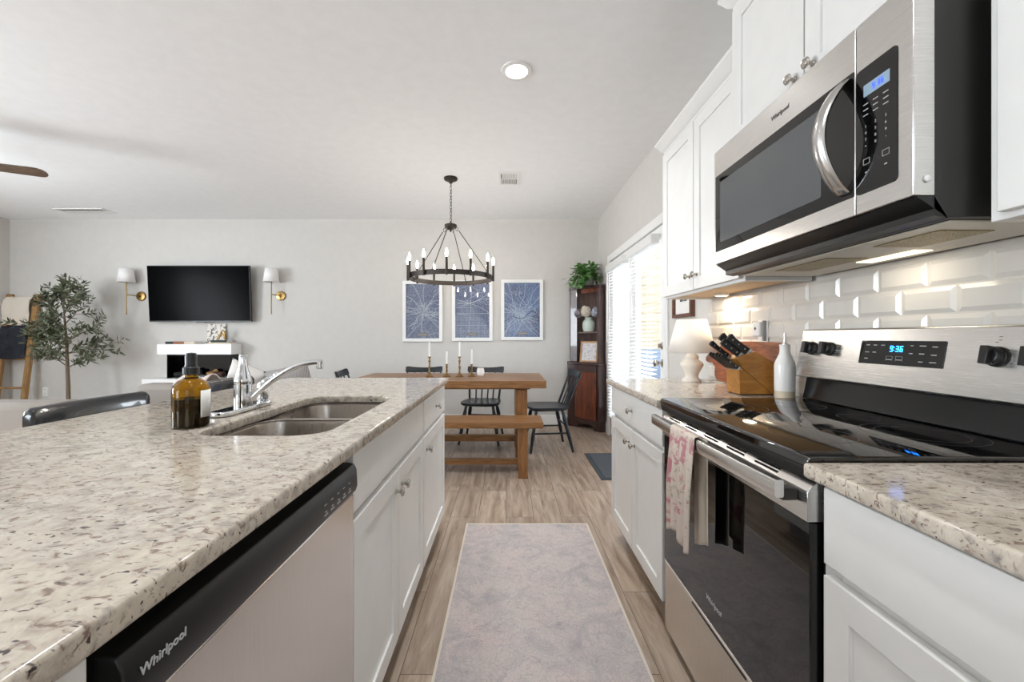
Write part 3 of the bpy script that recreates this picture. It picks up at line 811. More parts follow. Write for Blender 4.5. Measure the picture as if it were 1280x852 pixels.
# console face frame: from (1.106,1.008) to (1.136,1.178)
cn = Vector((1.136 - 1.106, 0, 1.178 - 1.008)).normalized()
def con_face(y, s_):   # s_ metres up the sloped face
    p = Vector((1.106, y, 1.008)) + cn * s_
    ez = Vector((0, -1, 0)).cross(cn)
    return basis(p, (0, -1, 0), tuple(cn), tuple(ez))
dp = MB(); dp.x = con_face(1.174, 0.100)
dp.plate([rrect(0, 0, 0.126, 0.036, 0.003)], 0.0002, 0.002, 0.0006)
disp = dp.build('display_panel', M['bglass'], con)
dg = MB(); digits(dg, '9:36', con_face(1.174, 0.112) @ Matrix.Translation((-0.006, 0, 0.0021)), 0.017)
dg.build('clock_digits', M['led_digit'], disp)
mk = MB(); mk.x = con_face(1.174, 0.100)
for (u, w, q) in ((-0.10, 0.022, 0.012), (-0.075, 0.022, 0.012), (-0.05, 0.022, 0.012), (-0.10, 0.0, 0.014), (-0.075, 0.0, 0.012), (-0.10, -0.02, 0.012), (-0.024, -0.02, 0.016), (0.006, -0.02, 0.016),
                  (0.038, 0.022, 0.008), (0.068, 0.022, 0.018), (0.10, 0.02, 0.014), (0.038, 0.0, 0.01), (0.068, 0.0, 0.014), (0.10, -0.002, 0.014), (0.068, -0.022, 0.012), (0.10, -0.022, 0.018)):
    mk.box(u - q / 2, u + q / 2, w - 0.0011, w + 0.0011, 0.002, 0.0023)
mk.build('button_lettering', M['mark'], disp)
for u in (-0.024, 0.006):
    mk = MB(); mk.x = con_face(1.174, 0.100)
    for (a, b_, c, d) in ((-0.010, 0.010, 0.0072, 0.0078), (-0.010, -0.0094, -0.006, 0.0078), (0.0094, 0.010, -0.006, 0.0078)): mk.box(u + a, u + b_, -0.018 + c, -0.018 + d, 0.002, 0.0023)
    mk.build('key_outline', M['mark'], disp)
for (y, s_) in ((1.508, 0.105), (1.425, 0.105), (0.936, 0.101), (0.862, 0.101)):
    kb = MB(); kb.x = con_face(y, s_)
    kb.lathe([(0.024, 0.0003), (0.024, 0.006), (0.020, 0.009), (0.0195, 0.020), (0.017, 0.023), (0, 0.0235)], (0, 0, 0), 26)
    kb.box(-0.0085, 0.0085, -0.021, 0.021, 0.015, 0.036)
    o = kb.build('control_knob', M['black'], con, bevel=0.0015)
tk = MB()
for y in (1.508, 1.425, 0.936, 0.862):
    tk.x = con_face(y, 0.104)
    for k, (u, w) in enumerate(((0, 0.036), (0, 0.044), (-0.006, 0.031), (0.03, 0.012), (0.026, -0.018))): tk.box(u - 0.003, u + 0.003, w - 0.0006, w + 0.0006, 0.0002, 0.0005)
tk.build('knob_lettering', M['mark_dark'], con)
# oven door
dr = MB().box(0.5995, 0.6265, RY0 + 0.006, RY1 - 0.004, 0.306, 0.783).build('oven_door', M['bglass'], t, bevel=0.003)
MB().prism([(0.594, 0.785), (0.594, 0.844), (0.596, 0.848), (0.618, 0.870), (0.6265, 0.870), (0.6265, 0.785)], RY0 + 0.006, RY1 - 0.004, 'y').build('door_top_band', M['steel_h'], dr, bevel=0.0015)
for yc in (1.47, 1.34, 1.21, 1.08, 0.95):
    sl = MB()
    for u in (0.12, 0.40):
        p0, p1 = (0.596 + 0.022 * u, 0.848 + 0.022 * u), (0.596 + 0.022 * (u + 0.16), 0.848 + 0.022 * (u + 0.16))
        sl.prism([(p0[0] - 0.0006, p0[1] + 0.0006), (p1[0] - 0.0006, p1[1] + 0.0006), (p1[0] + 0.0004, p1[1] - 0.0004), (p0[0] + 0.0004, p0[1] - 0.0004)], yc - 0.042, yc + 0.042, 'y')
    sl.build('vent_slot', M['gap'], dr)
hd = MB()
hv = []
for k in range(13):
    u = k / 12; yy = RY0 + 0.028 + (RY1 - RY0 - 0.056) * u
    bow = 0.010 * (1 - (2 * u - 1) ** 2)
    x = 0.546 - bow
    hv.append([(x, yy, 0.826), (x - 0.003, yy, 0.830), (x - 0.003, yy, 0.858), (x, yy, 0.862), (x + 0.014, yy, 0.862), (x + 0.016, yy, 0.858), (x + 0.016, yy, 0.830), (x + 0.014, yy, 0.826)])
hd.loft(hv)
hnd = hd.build('handle', M['steel_h'], dr, angle=50)
for yy in (RY0 + 0.045, RY1 - 0.045): MB().box(0.562, 0.5935, yy - 0.013, yy + 0.013, 0.818, 0.842).build('handle_bracket', M['blackm'], dr, bevel=0.003)
MB().text('Whirlpool', 0.021, face_negx(0.5992, 1.19, 0.372), 0.0006, 0.12).build('logo', M['logo'], dr)
# drawer
dw = MB().prism([(0.603, 0.045), (0.603, 0.284), (0.600, 0.292), (0.600, 0.298), (0.604, 0.302), (0.626, 0.302), (0.626, 0.045)], RY0 + 0.006, RY1 - 0.004, 'y').build('storage_drawer', M['steel_v'], t, bevel=0.002)
MB().box(0.5992, 0.602, 1.03, 1.33, 0.2865, 0.2925).build('drawer_pull_slot', M['gap'], dw)

# towel over the handle
t = thing('dish_towel', 'cream dish towel printed with pink roses hanging on the oven handle', 'towel', (0.55, 1.26, 0.53))
def towel_sheet(y0, y1, zb, front_side, mat, name, amp, ph, par):
    def fn(u, v):
        # v: 0 at front hem .. 1 over the bar
        y = y0 + (y1 - y0) * u
        yc = (y0 + y1) / 2
        bar_x = 0.546 - 0.010 * (1 - (2 * ((y - RY0 - 0.028) / (RY1 - RY0 - 0.056)) - 1) ** 2)
        q = (1 - v)
        if v > 0.9:
            a = (v - 0.9) / 0.1 * PI
            cx = bar_x + 0.0065
            rx = 0.0125
            s_ = -1 if front_side else 1
            return (cx + s_ * rx * math.cos(a), y, 0.8645 + 0.004 * math.sin(a))
        w = (0.9 - v) / 0.9
        z = 0.8645 - (0.8645 - zb) * w - 0.014 * math.sin(u * PI * 2.0 + ph) * w
        fold = amp * math.sin(u * PI * 3.2 + ph) * min(1, w * 2.0)
        yy = yc + (y - yc) * (1 - 0.10 * w) + 0.015 * w * math.sin(ph)
        base = bar_x + (0.0065 - 0.0125 if front_side else 0.0065 + 0.0125)
        return (base + (-abs(fold) if front_side else abs(fold) * 0.6), yy, z)
    return MB().grid(26, 40, fn).build(name, mat, par, solid=0.003, angle=180)
towel_sheet(1.16, 1.33, 0.535, True, M['towel'], 'front_fall', 0.016, 0.6, t)
def inner(u, v):
    y = 1.165 + 0.075 * u
    z = 0.860 - 0.303 * (1 - v) - 0.03 * u * (1 - v)
    return (0.5695 + 0.006 * math.sin(u * 9) * (1 - v) - 0.004 * u, y - 0.03 * (1 - v) * (1 - u) * 0, z)
MB().grid(16, 24, inner).build('rear_fall', M['towel_in'], t, solid=0.003, angle=180)

# ------------------------------------------------------------------ upper cabinets
def crown(mb, xf, y0, y1, z0, left_ret=True):
    pr = [(0.0, 0.0), (0.006, 0.0), (0.008, 0.012), (0.022, 0.022), (0.040, 0.052), (0.046, 0.058), (0.046, 0.072), (0.0, 0.072)]
    # mitred run along the front and return along the end at y1
    n = len(pr)
    A = [(xf - d, y0, z0 + h) for d, h in pr]
    B = [(xf - d, y1 + (d if left_ret else 0), z0 + h) for d, h in pr]
    loops = [A, B]
    if left_ret: loops.append([(XR - 0.002, y1 + d, z0 + h) for d, h in pr])
    mb.loft(loops)
def upper_cabinet(label, xd, y0, y1, z0, z1, doors, knob_z, crown_ret=True, under=None):
    t = thing('wall_cabinet', label, 'cabinet', ((xd + XR) / 2, (y0 + y1) / 2, z0), 0, 'white wall cabinets over the range side')
    xf = xd + 0.0205
    mb = MB()
    mb.box(xf, xf + 0.02, y0, y1, z0, z1)
    mb.box(xf + 0.02, XR - 0.014, y0, y0 + 0.016, z0, z1); mb.box(xf + 0.02, XR - 0.014, y1 - 0.016, y1, z0, z1)
    mb.box(xf + 0.02, XR - 0.014, y0 + 0.016, y1 - 0.016, z1 - 0.016, z1)
    mb.build('carcass', M['cab'], t, bevel=0.0012, seg=1)
    MB().box(xf + 0.021, XR - 0.015, y0 + 0.017, y1 - 0.017, z0 + 0.012, z0 + 0.026).build('underside', M['maple'], t)
    for (a, b_, ky) in doors:
        d = front(MB(), xd, -1, a, b_, z0 + 0.012, z1 - 0.03).build('door', M['cab'], t, bevel=0.0015)
        if ky is not None: knob(xd, ky, knob_z, -1, d)
    c = MB(); crown(c, xf, y0 + 0.001, y1, z1 - 0.012, crown_ret); c.build('crown_moulding', M['cab'], t, angle=25)
    return t
UF = upper_cabinet('two door white wall cabinet with warm lit underside above the table lamp', 0.90, 1.582, 2.385, 1.371, 2.232, [(1.594, 1.980, 1.945), (1.986, 2.373, 2.021)], 1.452)
upper_cabinet('raised white wall cabinet directly above the microwave', 0.861, 0.795, 1.5805, 1.866, 2.43, [(0.805, 1.184, 1.150), (1.190, 1.568, 1.224)], 1.925)
upper_cabinet('white wall cabinet at the photo edge, on the control panel side of the microwave', 0.90, -0.05, 0.778, 1.371, 2.232, [(-0.038, 0.36, 0.33), (0.366, 0.752, 0.40)], 1.452, False)
ul = thing('under_cabinet_light', 'small warm puck light under the wall cabinet above the lamp', 'light', (1.12, 2.14, 1.362))
MB().lathe([(0.030, 1.368), (0.036, 1.370), (0.036, 1.3825), (0.0, 1.3825)], (1.12, 2.14, 0), 24).build('housing', M['wplastic'], ul)
MB().lathe([(0.0, 1.3662), (0.028, 1.3662), (0.028, 1.3678), (0.0, 1.3678)], (1.12, 2.14, 0), 24).build('lens', M['hood_light'], ul)
pl_ = area_light('puck_glow', (1.12, 2.14, 1.364), (0, 0, 0), 0.05, 0.05, 1.0, (1.0, 0.80, 0.55))

# ------------------------------------------------------------------ microwave
MY0, MY1, MZ0, MZ1 = 0.797, 1.567, 1.43, 1.857
t = thing('microwave_oven', 'stainless over the range microwave with black window and curved handle', 'microwave', (0.98, 1.18, 1.386))
MB().prism([(0.836, 1.392), (0.836, 1.853), (1.178, 1.853), (1.178, 1.388), (0.872, 1.388)], MY0 + 0.004, MY1 - 0.004, 'y').build('body', M['blackm'], t, bevel=0.002)
MB().prism([(0.799, 1.429), (0.835, 1.429), (0.835, 1.391), (0.868, 1.386), (0.862, 1.386)], MY0 + 0.002, MY1 - 0.002, 'y').build('lower_front_skirt', M['black'], t)
sp_y = 0.930
dr = MB().box(0.7925, 0.835, sp_y + 0.0012, MY1, MZ0, MZ1).build('door', M['steel_h'], t, bevel=0.0022)
wn = MB(); wn.x = face_negx(0.7922, (sp_y + 1.556) / 2 + 0.001, (1.474 + 1.760) / 2)
wn.plate([rrect(0, 0, (1.556 - sp_y) / 2 - 0.002, 0.143, 0.004)], 0.0, 0.0012, 0.0004)
w_ = wn.build('window', M['bglass'], dr)
wn = MB(); wn.x = face_negx(0.7909, 1.275, 1.617)
wn.plate([rrect(0, 0, 0.245, 0.112, 0.006)], 0.0, 0.0006); wn.build('window_screen', M['window_mesh'], w_)
pn = MB().box(0.7925, 0.835, MY0, sp_y - 0.0012, MZ0, MZ1).build('control_side', M['steel_h'], t, bevel=0.0022)
kp = MB(); kp.x = face_negx(0.7922, 0.8785, 1.611)
kp.plate([rrect(0, 0, 0.0495, 0.139, 0.010)], 0.0, 0.0012, 0.0004); k_ = kp.build('keypad', M['bglass'], pn)
ld = MB(); ld.x = face_negx(0.7909, 0.876, 1.697); ld.plate([rrect(0, 0, 0.031, 0.013, 0.001)], 0.0, 0.0005); ld.build('display', M['lcd'], k_)
dg = MB(); digits(dg, '9:36', face_negx(0.7903, 0.872, 1.697), 0.012); dg.build('clock_digits', M['lcd_digit'], k_)
km = MB()
for r, zz in enumerate((1.667, 1.655, 1.643)):
    for u in (-0.024, 0.0, 0.024): km.box(0.7904, 0.7909, 0.878 - u - 0.006, 0.878 - u + 0.006, zz - 0.001, zz + 0.001)
for r, row in enumerate(('123', '456', '789', '+0-')):
    for c, ch in enumerate(row): km.text(ch, 0.0085, face_negx(0.7907, 0.878 - (c - 1) * 0.024, 1.618 - r * 0.0145), 0.0004)
for u in (-0.022, 0.024):
    for (a, b_, c, d) in ((-0.008, 0.008, 0.006, 0.0068), (-0.008, 0.008, -0.006, -0.0052), (-0.008, -0.0072, -0.006, 0.006), (0.0072, 0.008, -0.006, 0.006)): km.box(0.7904, 0.7909, 0.878 - u - b_, 0.878 - u - a, 1.540 + c, 1.540 + d)
    km.box(0.7904, 0.7909, 0.878 - u - 0.003, 0.878 - u + 0.003, 1.515, 1.5175)
km.build('key_lettering', M['mark'], k_)
MB().text('Whirlpool', 0.0185, face_negx(0.7920, 1.19, 1.806), 0.0008, 0.12).build('logo', M['logo_dark'], dr)
hv = []
for k in range(19):
    u = k / 18; z = 1.487 + 0.262 * u
    x = 0.788 - 0.058 * math.sin(u * PI) ** 0.8
    yc = 0.958
    hv.append([(x - 0.007, yc - 0.013, z), (x - 0.009, yc, z), (x - 0.007, yc + 0.013, z), (x, yc + 0.017, z), (x + 0.006, yc + 0.013, z), (x + 0.006, yc - 0.013, z), (x, yc - 0.017, z)])
MB().loft(hv).build('handle', M['handle'], dr, angle=60)
MB().lathe([(0.007, 0), (0.007, 0.003), (0.004, 0.005), (0, 0.0052)], (0.818, MY0 - 0.0002, 1.462), 16, '-y').build('screw_cap', M['wplastic'], pn)
un = MB().box(0.885, 1.165, MY0 + 0.02, MY1 - 0.02, 1.3835, 1.3875).build('underside', M['hood'], t, bevel=0.001)
MB().box(0.93, 1.05, 1.19, 1.42, 1.3815, 1.3833).build('grease_filter', M['filter'], un)
MB().box(0.93, 1.05, 0.88, 1.04, 1.3815, 1.3833).build('grease_filter', M['filter'], un)
MB().box(1.075, 1.125, 1.08, 1.26, 1.3815, 1.3833).build('lamp_lens', M['hood_light'], un)
area_light('hood_glow', (1.10, 1.17, 1.379), (0, 0, 0), 0.05, 0.16, 0.15, (1.0, 0.9, 0.74))

# ------------------------------------------------------------------ things on the range-side counter
# lamp
lx, ly = 1.005, 2.235
t = thing('table_lamp', 'cream ceramic table lamp with white tapered shade on the granite counter', 'lamp', (lx, ly, ZC))
z = ZC
MB().lathe([(0.050, z + 0.0005), (0.050, z + 0.006), (0.046, z + 0.012), (0.036, z + 0.020), (0.034, z + 0.030), (0.040, z + 0.050), (0.056, z + 0.080), (0.061, z + 0.092), (0.058, z + 0.102), (0.044, z + 0.114), (0.034, z + 0.122),
            (0.037, z + 0.130), (0.036, z + 0.140), (0.024, z + 0.152), (0.018, z + 0.158), (0.0, z + 0.159)], (lx, ly, 0), 36).build('base', M['cream'], t, angle=50)
sh = MB(); n = 48
prof = [(0.124, z + 0.158), (0.075, z + 0.338)]
vs = [(lx + r * math.cos(2 * PI * k / n), ly + r * math.sin(2 * PI * k / n), zz) for r, zz in prof for k in range(n)]
sh.add(vs, [(k, (k + 1) % n, n + (k + 1) % n, n + k) for k in range(n)])
sh.build('lamp_shade', M['shade'], t, solid=0.002)
MB().tube([(lx, ly, z + 0.158), (lx, ly, z + 0.215)], 0.006, 10).build('socket', M['brass'], t)
MB().ball((lx, ly, z + 0.245), 0.024, 0.024, 0.032).build('bulb', M['lamp_bulb'], t)
cd = MB().tube([(lx + 0.045, ly - 0.02, z + 0.006), (lx + 0.07, ly - 0.06, z + 0.004), (lx + 0.10, ly - 0.05, z + 0.004), (lx + 0.13, ly - 0.10, z + 0.004), (lx + 0.165, ly - 0.12, z + 0.004)], 0.0022, 8).build('cord', M['wplastic'], t)

# cutting board leaning on the tiles
t = thing('cutting_board', 'reddish live-edge wooden cutting board leaning on the tiles behind the knife block', 'cutting board', (1.15, 1.98, ZC))
cb = MB()
cb.x = basis((1.125, 0, ZC + 0.006), (0, 1, 0), (0.045 / 0.218, 0, 0.9775), (0.9775, 0, -0.045 / 0.218))
out = [(1.735, 0.0), (1.80, -0.0005), (2.10, 0.0), (2.20, 0.004), (2.235, 0.03), (2.25, 0.075), (2.29, 0.10), (2.34, 0.096), (2.365, 0.104), (2.372, 0.122), (2.355, 0.138), (2.32, 0.142), (2.27, 0.145), (2.25, 0.17), (2.23, 0.205), (2.20, 0.218), (1.95, 0.221), (1.735, 0.218), (1.728, 0.16), (1.733, 0.08)]
cb.prism(out, 0.0, 0.022, 'z')
cbo = cb.build('board', M['board'], t, bevel=0.004)
be = MB(); be.x = cb.x.copy()
be.prism([(1.7345, 0.001), (1.7325, 0.08), (1.7275, 0.16), (1.7345, 0.217), (1.726, 0.214), (1.719, 0.16), (1.725, 0.08), (1.728, 0.003)], 0.002, 0.02, 'z')
be.build('bark_edge', M['bark'], t, bevel=0.003)

# knife block: profile in x,z; depth along y
kx0, ky0, ky1 = 0.967, 1.70, 1.80
t = thing('knife_block', 'honey coloured wooden knife block with a stepped slanted face beside the oil bottle', 'knife block', (1.04, 1.75, ZC))
def kp(u, w): return (kx0 + u, ZC + 0.0045 + w)
up = [kp(0.0135, 0.107), kp(0.135, 0.0), kp(0.151, 0.0), kp(0.151, 0.126), kp(0.066, 0.178), kp(-0.010, 0.146)]
lo = [kp(0.0, 0.0), kp(0.1335, 0.0), kp(0.012, 0.106), kp(-0.004, 0.099)]
MB().prism(up, ky0, ky1, 'y').build('upper_block', M['block'], t, bevel=0.0015)
MB().prism(lo, ky0, ky1, 'y').build('lower_block', M['block'], t, bevel=0.0015)
fe = MB()
for (x, y) in ((0.975, 1.71), (0.975, 1.79), (1.105, 1.71), (1.105, 1.79)): fe.lathe([(0.006, ZC + 0.0003), (0.006, ZC + 0.0046)], (x, y, 0), 10)
fe.build('feet', M['black'], t)
em = MB().box(kx0 - 0.0012, kx0 - 0.0004, 1.735, 1.765, ZC + 0.0335, ZC + 0.036); em.build('maker_mark', M['mark_dark'], t)
ax = Vector((-0.80, 0, 0.60)).normalized(); side = Vector((0, 1, 0)); nrm = ax.cross(side)   # ax: out of the block along the handle
def knife(label, base, L, h, th, slim=False, tilt=0.0, rivets=3, grp='large knives in the block'):
    b = Vector(base)
    Mx = basis(b, tuple(ax), tuple(side), tuple(nrm))
    t = thing('steak_knife' if slim else 'kitchen_knife', label, 'knife', tuple(b), 0, grp)
    mb = MB(); mb.x = Mx
    mb.box(-0.030, 0.006, -0.0012, 0.0012, -h * 0.42, h * 0.42)
    mb.box(0.0, 0.010, -th * 0.6, th * 0.6, -h * 0.5, h * 0.5)
    mb.build('bolster', M['steel'], t, bevel=0.0008)
    mb = MB(); mb.x = Mx
    pr = [(0.010, -h * 0.48), (L * 0.35, -h * 0.42), (L * 0.75, -h * 0.46), (L - 0.004, -h * 0.66), (L, -h * 0.5), (L, h * 0.30), (L - 0.006, h * 0.46), (L * 0.5, h * 0.5), (0.010, h * 0.48)]
    vs = [(u, -th / 2, w) for u, w in pr] + [(u, th / 2, w) for u, w in pr]
    n = len(pr)
    mb.add(vs, [tuple(range(n)), tuple(range(2 * n - 1, n - 1, -1))] + [(i, (i + 1) % n, n + (i + 1) % n, n + i) for i in range(n)])
    hd = mb.build('handle', M['knife'], t, bevel=0.0012)
    if rivets:
        rv = MB(); rv.x = Mx
        for k in range(rivets):
            u = L * (0.25 + 0.28 * k)
            rv.lathe([(0.0028, -th / 2 - 0.0004), (0.0028, th / 2 + 0.0004)], (u, 0, 0), 10, 'y')
        rv.build('rivets', M['steel'], hd)
def topf(u, d=0.0):   # point on the slanted upper slot face; u=0 lower-front edge .. 1 back edge
    a = Vector((kx0 - 0.010, 0, ZC + 0.1505)); b = Vector((kx0 + 0.066, 0, ZC + 0.1825))
    return a.lerp(b, u)
for (u, y, L, h, lab) in ((0.80, 1.722, 0.112, 0.030, 'large black riveted knife at the top of the block, nearest the range'),
                          (0.80, 1.775, 0.118, 0.032, 'large black riveted knife at the top of the block, on the lamp side'),
                          (0.42, 1.735, 0.100, 0.026, 'black riveted knife in the middle slot of the block'),
                          (0.14, 1.782, 0.105, 0.020, 'slim black knife sticking out lowest toward the lamp from the top face')):
    p = topf(u); knife(lab, (p.x, y, p.z), L, h, 0.015, False)
sp0 = Vector((kx0 + 0.004, 0, ZC + 0.107))
for k in range(6):
    knife('thin black steak knife in the row of lower slots of the block', (sp0.x - 0.0005 * k, 1.709 + 0.0163 * k, sp0.z + 0.0005), 0.098 + 0.004 * (k % 3), 0.015, 0.0075, True, 0, 2, 'steak knives in the block')

# oil bottle
ox, oy = 1.10, 1.622
t = thing('oil_bottle', 'white glazed oil bottle with bare clay base and metal pourer', 'bottle', (ox, oy, ZC))
MB().lathe([(0.033, z + 0.0005), (0.0355, z + 0.003), (0.0355, z + 0.030)], (ox, oy, 0), 32).build('bare_base', M['clay'], t)
MB().lathe([(0.0355, z + 0.0301), (0.0362, z + 0.033), (0.0362, z + 0.130), (0.034, z + 0.142), (0.026, z + 0.160), (0.0195, z + 0.176), (0.0175, z + 0.190), (0.0180, z + 0.205), (0.0190, z + 0.208), (0.0190, z + 0.213), (0.0, z + 0.2135)], (ox, oy, 0), 36).build('glazed_body', M['white'], t)
MB().lathe([(0.013, z + 0.2136), (0.013, z + 0.217), (0.0055, z + 0.220), (0.0042, z + 0.258), (0.0, z + 0.2585)], (ox, oy, 0), 16).build('pourer', M['nickel'], t)

# outlet in the backsplash with a plugged device
t = thing('wall_outlet', 'white outlet with a plugged in white device in the tiles above the cutting board', 'outlet', (1.18, 1.885, 1.11))
MB().box(1.1755, 1.1812, 1.85, 1.92, 1.115, 1.229).build('cover_plate', M['wplastic'], t, bevel=0.002)
dv = MB().box(1.143, 1.1750, 1.862, 1.912, 1.155, 1.222).build('plug_in_device', M['wplastic'], t, bevel=0.008, seg=3)
MB().box(1.158, 1.1752, 1.853, 1.8612, 1.135, 1.228).build('shaded_side', M['grey_plastic'], t, bevel=0.0025)  # grey piece painted in as the shaded side of the device
MB().lathe([(0.007, 0), (0.007, 0.0008), (0.0045, 0.001), (0, 0.001)], (1.1429, 1.887, 1.192), 18, '-x').build('indicator', M['mark_dark'], dv)

# framed photograph on the wall past the cabinets
def wall_frame_x(name, label, y0, y1, z0, z1):
    t = thing(name, label, 'picture', (XR, (y0 + y1) / 2, z0))
    mb = MB(); w = 0.024
    for (a, b_, c, d) in ((y0, y1, z0, z0 + w), (y0, y1, z1 - w, z1), (y0, y0 + w, z0 + w, z1 - w), (y1 - w, y1, z0 + w, z1 - w)): mb.box(XR - 0.030, XR - 0.002, a, b_, c, d)
    mb.build('frame', M['frame_brown'], t, bevel=0.002)
    MB().box(XR - 0.012, XR - 0.004, y0 + w, y1 - w, z0 + w, z1 - w).build('mount', M['paper'], t)
    p = MB()
    ym, zm = (y0 + y1) / 2, (z0 + z1) / 2
    p.box(XR - 0.0128, XR - 0.0121, ym - 0.055, ym - 0.004, zm - 0.03, zm + 0.06); p.box(XR - 0.0128, XR - 0.0121, ym + 0.004, ym + 0.055, zm - 0.03, zm + 0.06)
    p.build('photo_print', M['mark_dark'], t)
wall_frame_x('picture_frame', 'brown framed pair of dark photographs hung above the table lamp', 2.60, 2.90, 1.285, 1.56)

# ------------------------------------------------------------------ floor coverings
t = thing('runner_rug', 'faded lilac grey runner rug on the kitchen floor', 'rug', (0.117, 1.5, 0))
MB().box(-0.246, 0.479, 0.31, 2.503, 0.0004, 0.006).build('pile', M['rug'], t)
e = MB()
for (a, b_, c, d) in ((-0.256, -0.246, 0.30, 2.513), (0.479, 0.489, 0.30, 2.513), (-0.246, 0.479, 0.30, 0.31), (-0.246, 0.479, 2.503, 2.513)): e.box(a, b_, c, d, 0.0004, 0.0066)
e.build('binding', M['rug_edge'], t, bevel=0.001)
t = thing('door_mat', 'dark grey door mat on the planks inside the french doors', 'mat', (0.95, 3.65, 0))
MB().box(0.79, 1.11, 3.32, 3.99, 0.0004, 0.009).build('pile', M['mat'], t)
e = MB(); e.box(0.752, 0.79, 3.285, 4.03, 0.0004, 0.005); e.box(1.11, 1.15, 3.285, 4.03, 0.0004, 0.005); e.box(0.79, 1.11, 3.285, 3.32, 0.0004, 0.005); e.box(0.79, 1.11, 3.99, 4.03, 0.0004, 0.005)
e.build('border', M['mat_edge'], t)

# ------------------------------------------------------------------ dining table, bench, chairs
TX0, TX1, TY0, TY1, TZ = -1.463, 0.343, 3.644, 4.454, 0.76
t = thing('dining_table', 'brown oak trestle dining table with thick top', 'table', (-0.56, 4.05, 0))
tt = MB()
for k in range(5):
    w = (TY1 - TY0) / 5; tt.box(TX0 + 0.0, TX1, TY0 + k * w, TY0 + (k + 1) * w - 0.0008, TZ - 0.066, TZ)
tt.build('tabletop', M['table'], t, bevel=0.0025)
MB().box(TX0 + 0.14, TX1 - 0.14, TY0 + 0.09, TY1 - 0.09, TZ - 0.086, TZ - 0.067).build('cleat', M['table'], t)
for x in (0.07, -1.297):
    for y in (3.725, 4.275): MB().box(x, x + 0.107, y, y + 0.10, 0.0, TZ - 0.087).build('leg', M['table_v'], t, bevel=0.003)
    MB().box(x + 0.01, x + 0.097, 3.826, 4.274, 0.56, TZ - 0.087).build('upper_rail', M['table'], t, bevel=0.003)
    MB().box(x + 0.01, x + 0.097, 3.826, 4.274, 0.10, 0.20).build('lower_rail', M['table'], t, bevel=0.003)
MB().box(-1.199, 0.079, 4.02, 4.08, 0.125, 0.185).build('stretcher', M['table'], t, bevel=0.003)
t = thing('bench', 'brown oak bench drawn up to the near side of the table', 'bench', (-0.56, 3.46, 0))
bt = MB()
for k in range(2): bt.box(-1.40, 0.287, 3.30 + k * 0.165, 3.464 + k * 0.165, 0.412, 0.46)
bt.build('seat', M['table'], t, bevel=0.0025)
for x in (0.083, -1.275):
    MB().box(x, x + 0.078, 3.318, 3.392, 0.0, 0.411).build('leg', M['table_v'], t, bevel=0.003)
    MB().box(x, x + 0.078, 3.536, 3.61, 0.0, 0.411).build('leg', M['table_v'], t, bevel=0.003)
    MB().box(x + 0.01, x + 0.068, 3.393, 3.535, 0.33, 0.411).build('rail', M['table'], t, bevel=0.002)
    MB().box(x + 0.01, x + 0.068, 3.393, 3.535, 0.075, 0.125).build('rail', M['table'], t, bevel=0.002)
MB().box(-1.199, 0.085, 3.438, 3.49, 0.078, 0.122).build('stretcher', M['table'], t, bevel=0.002)

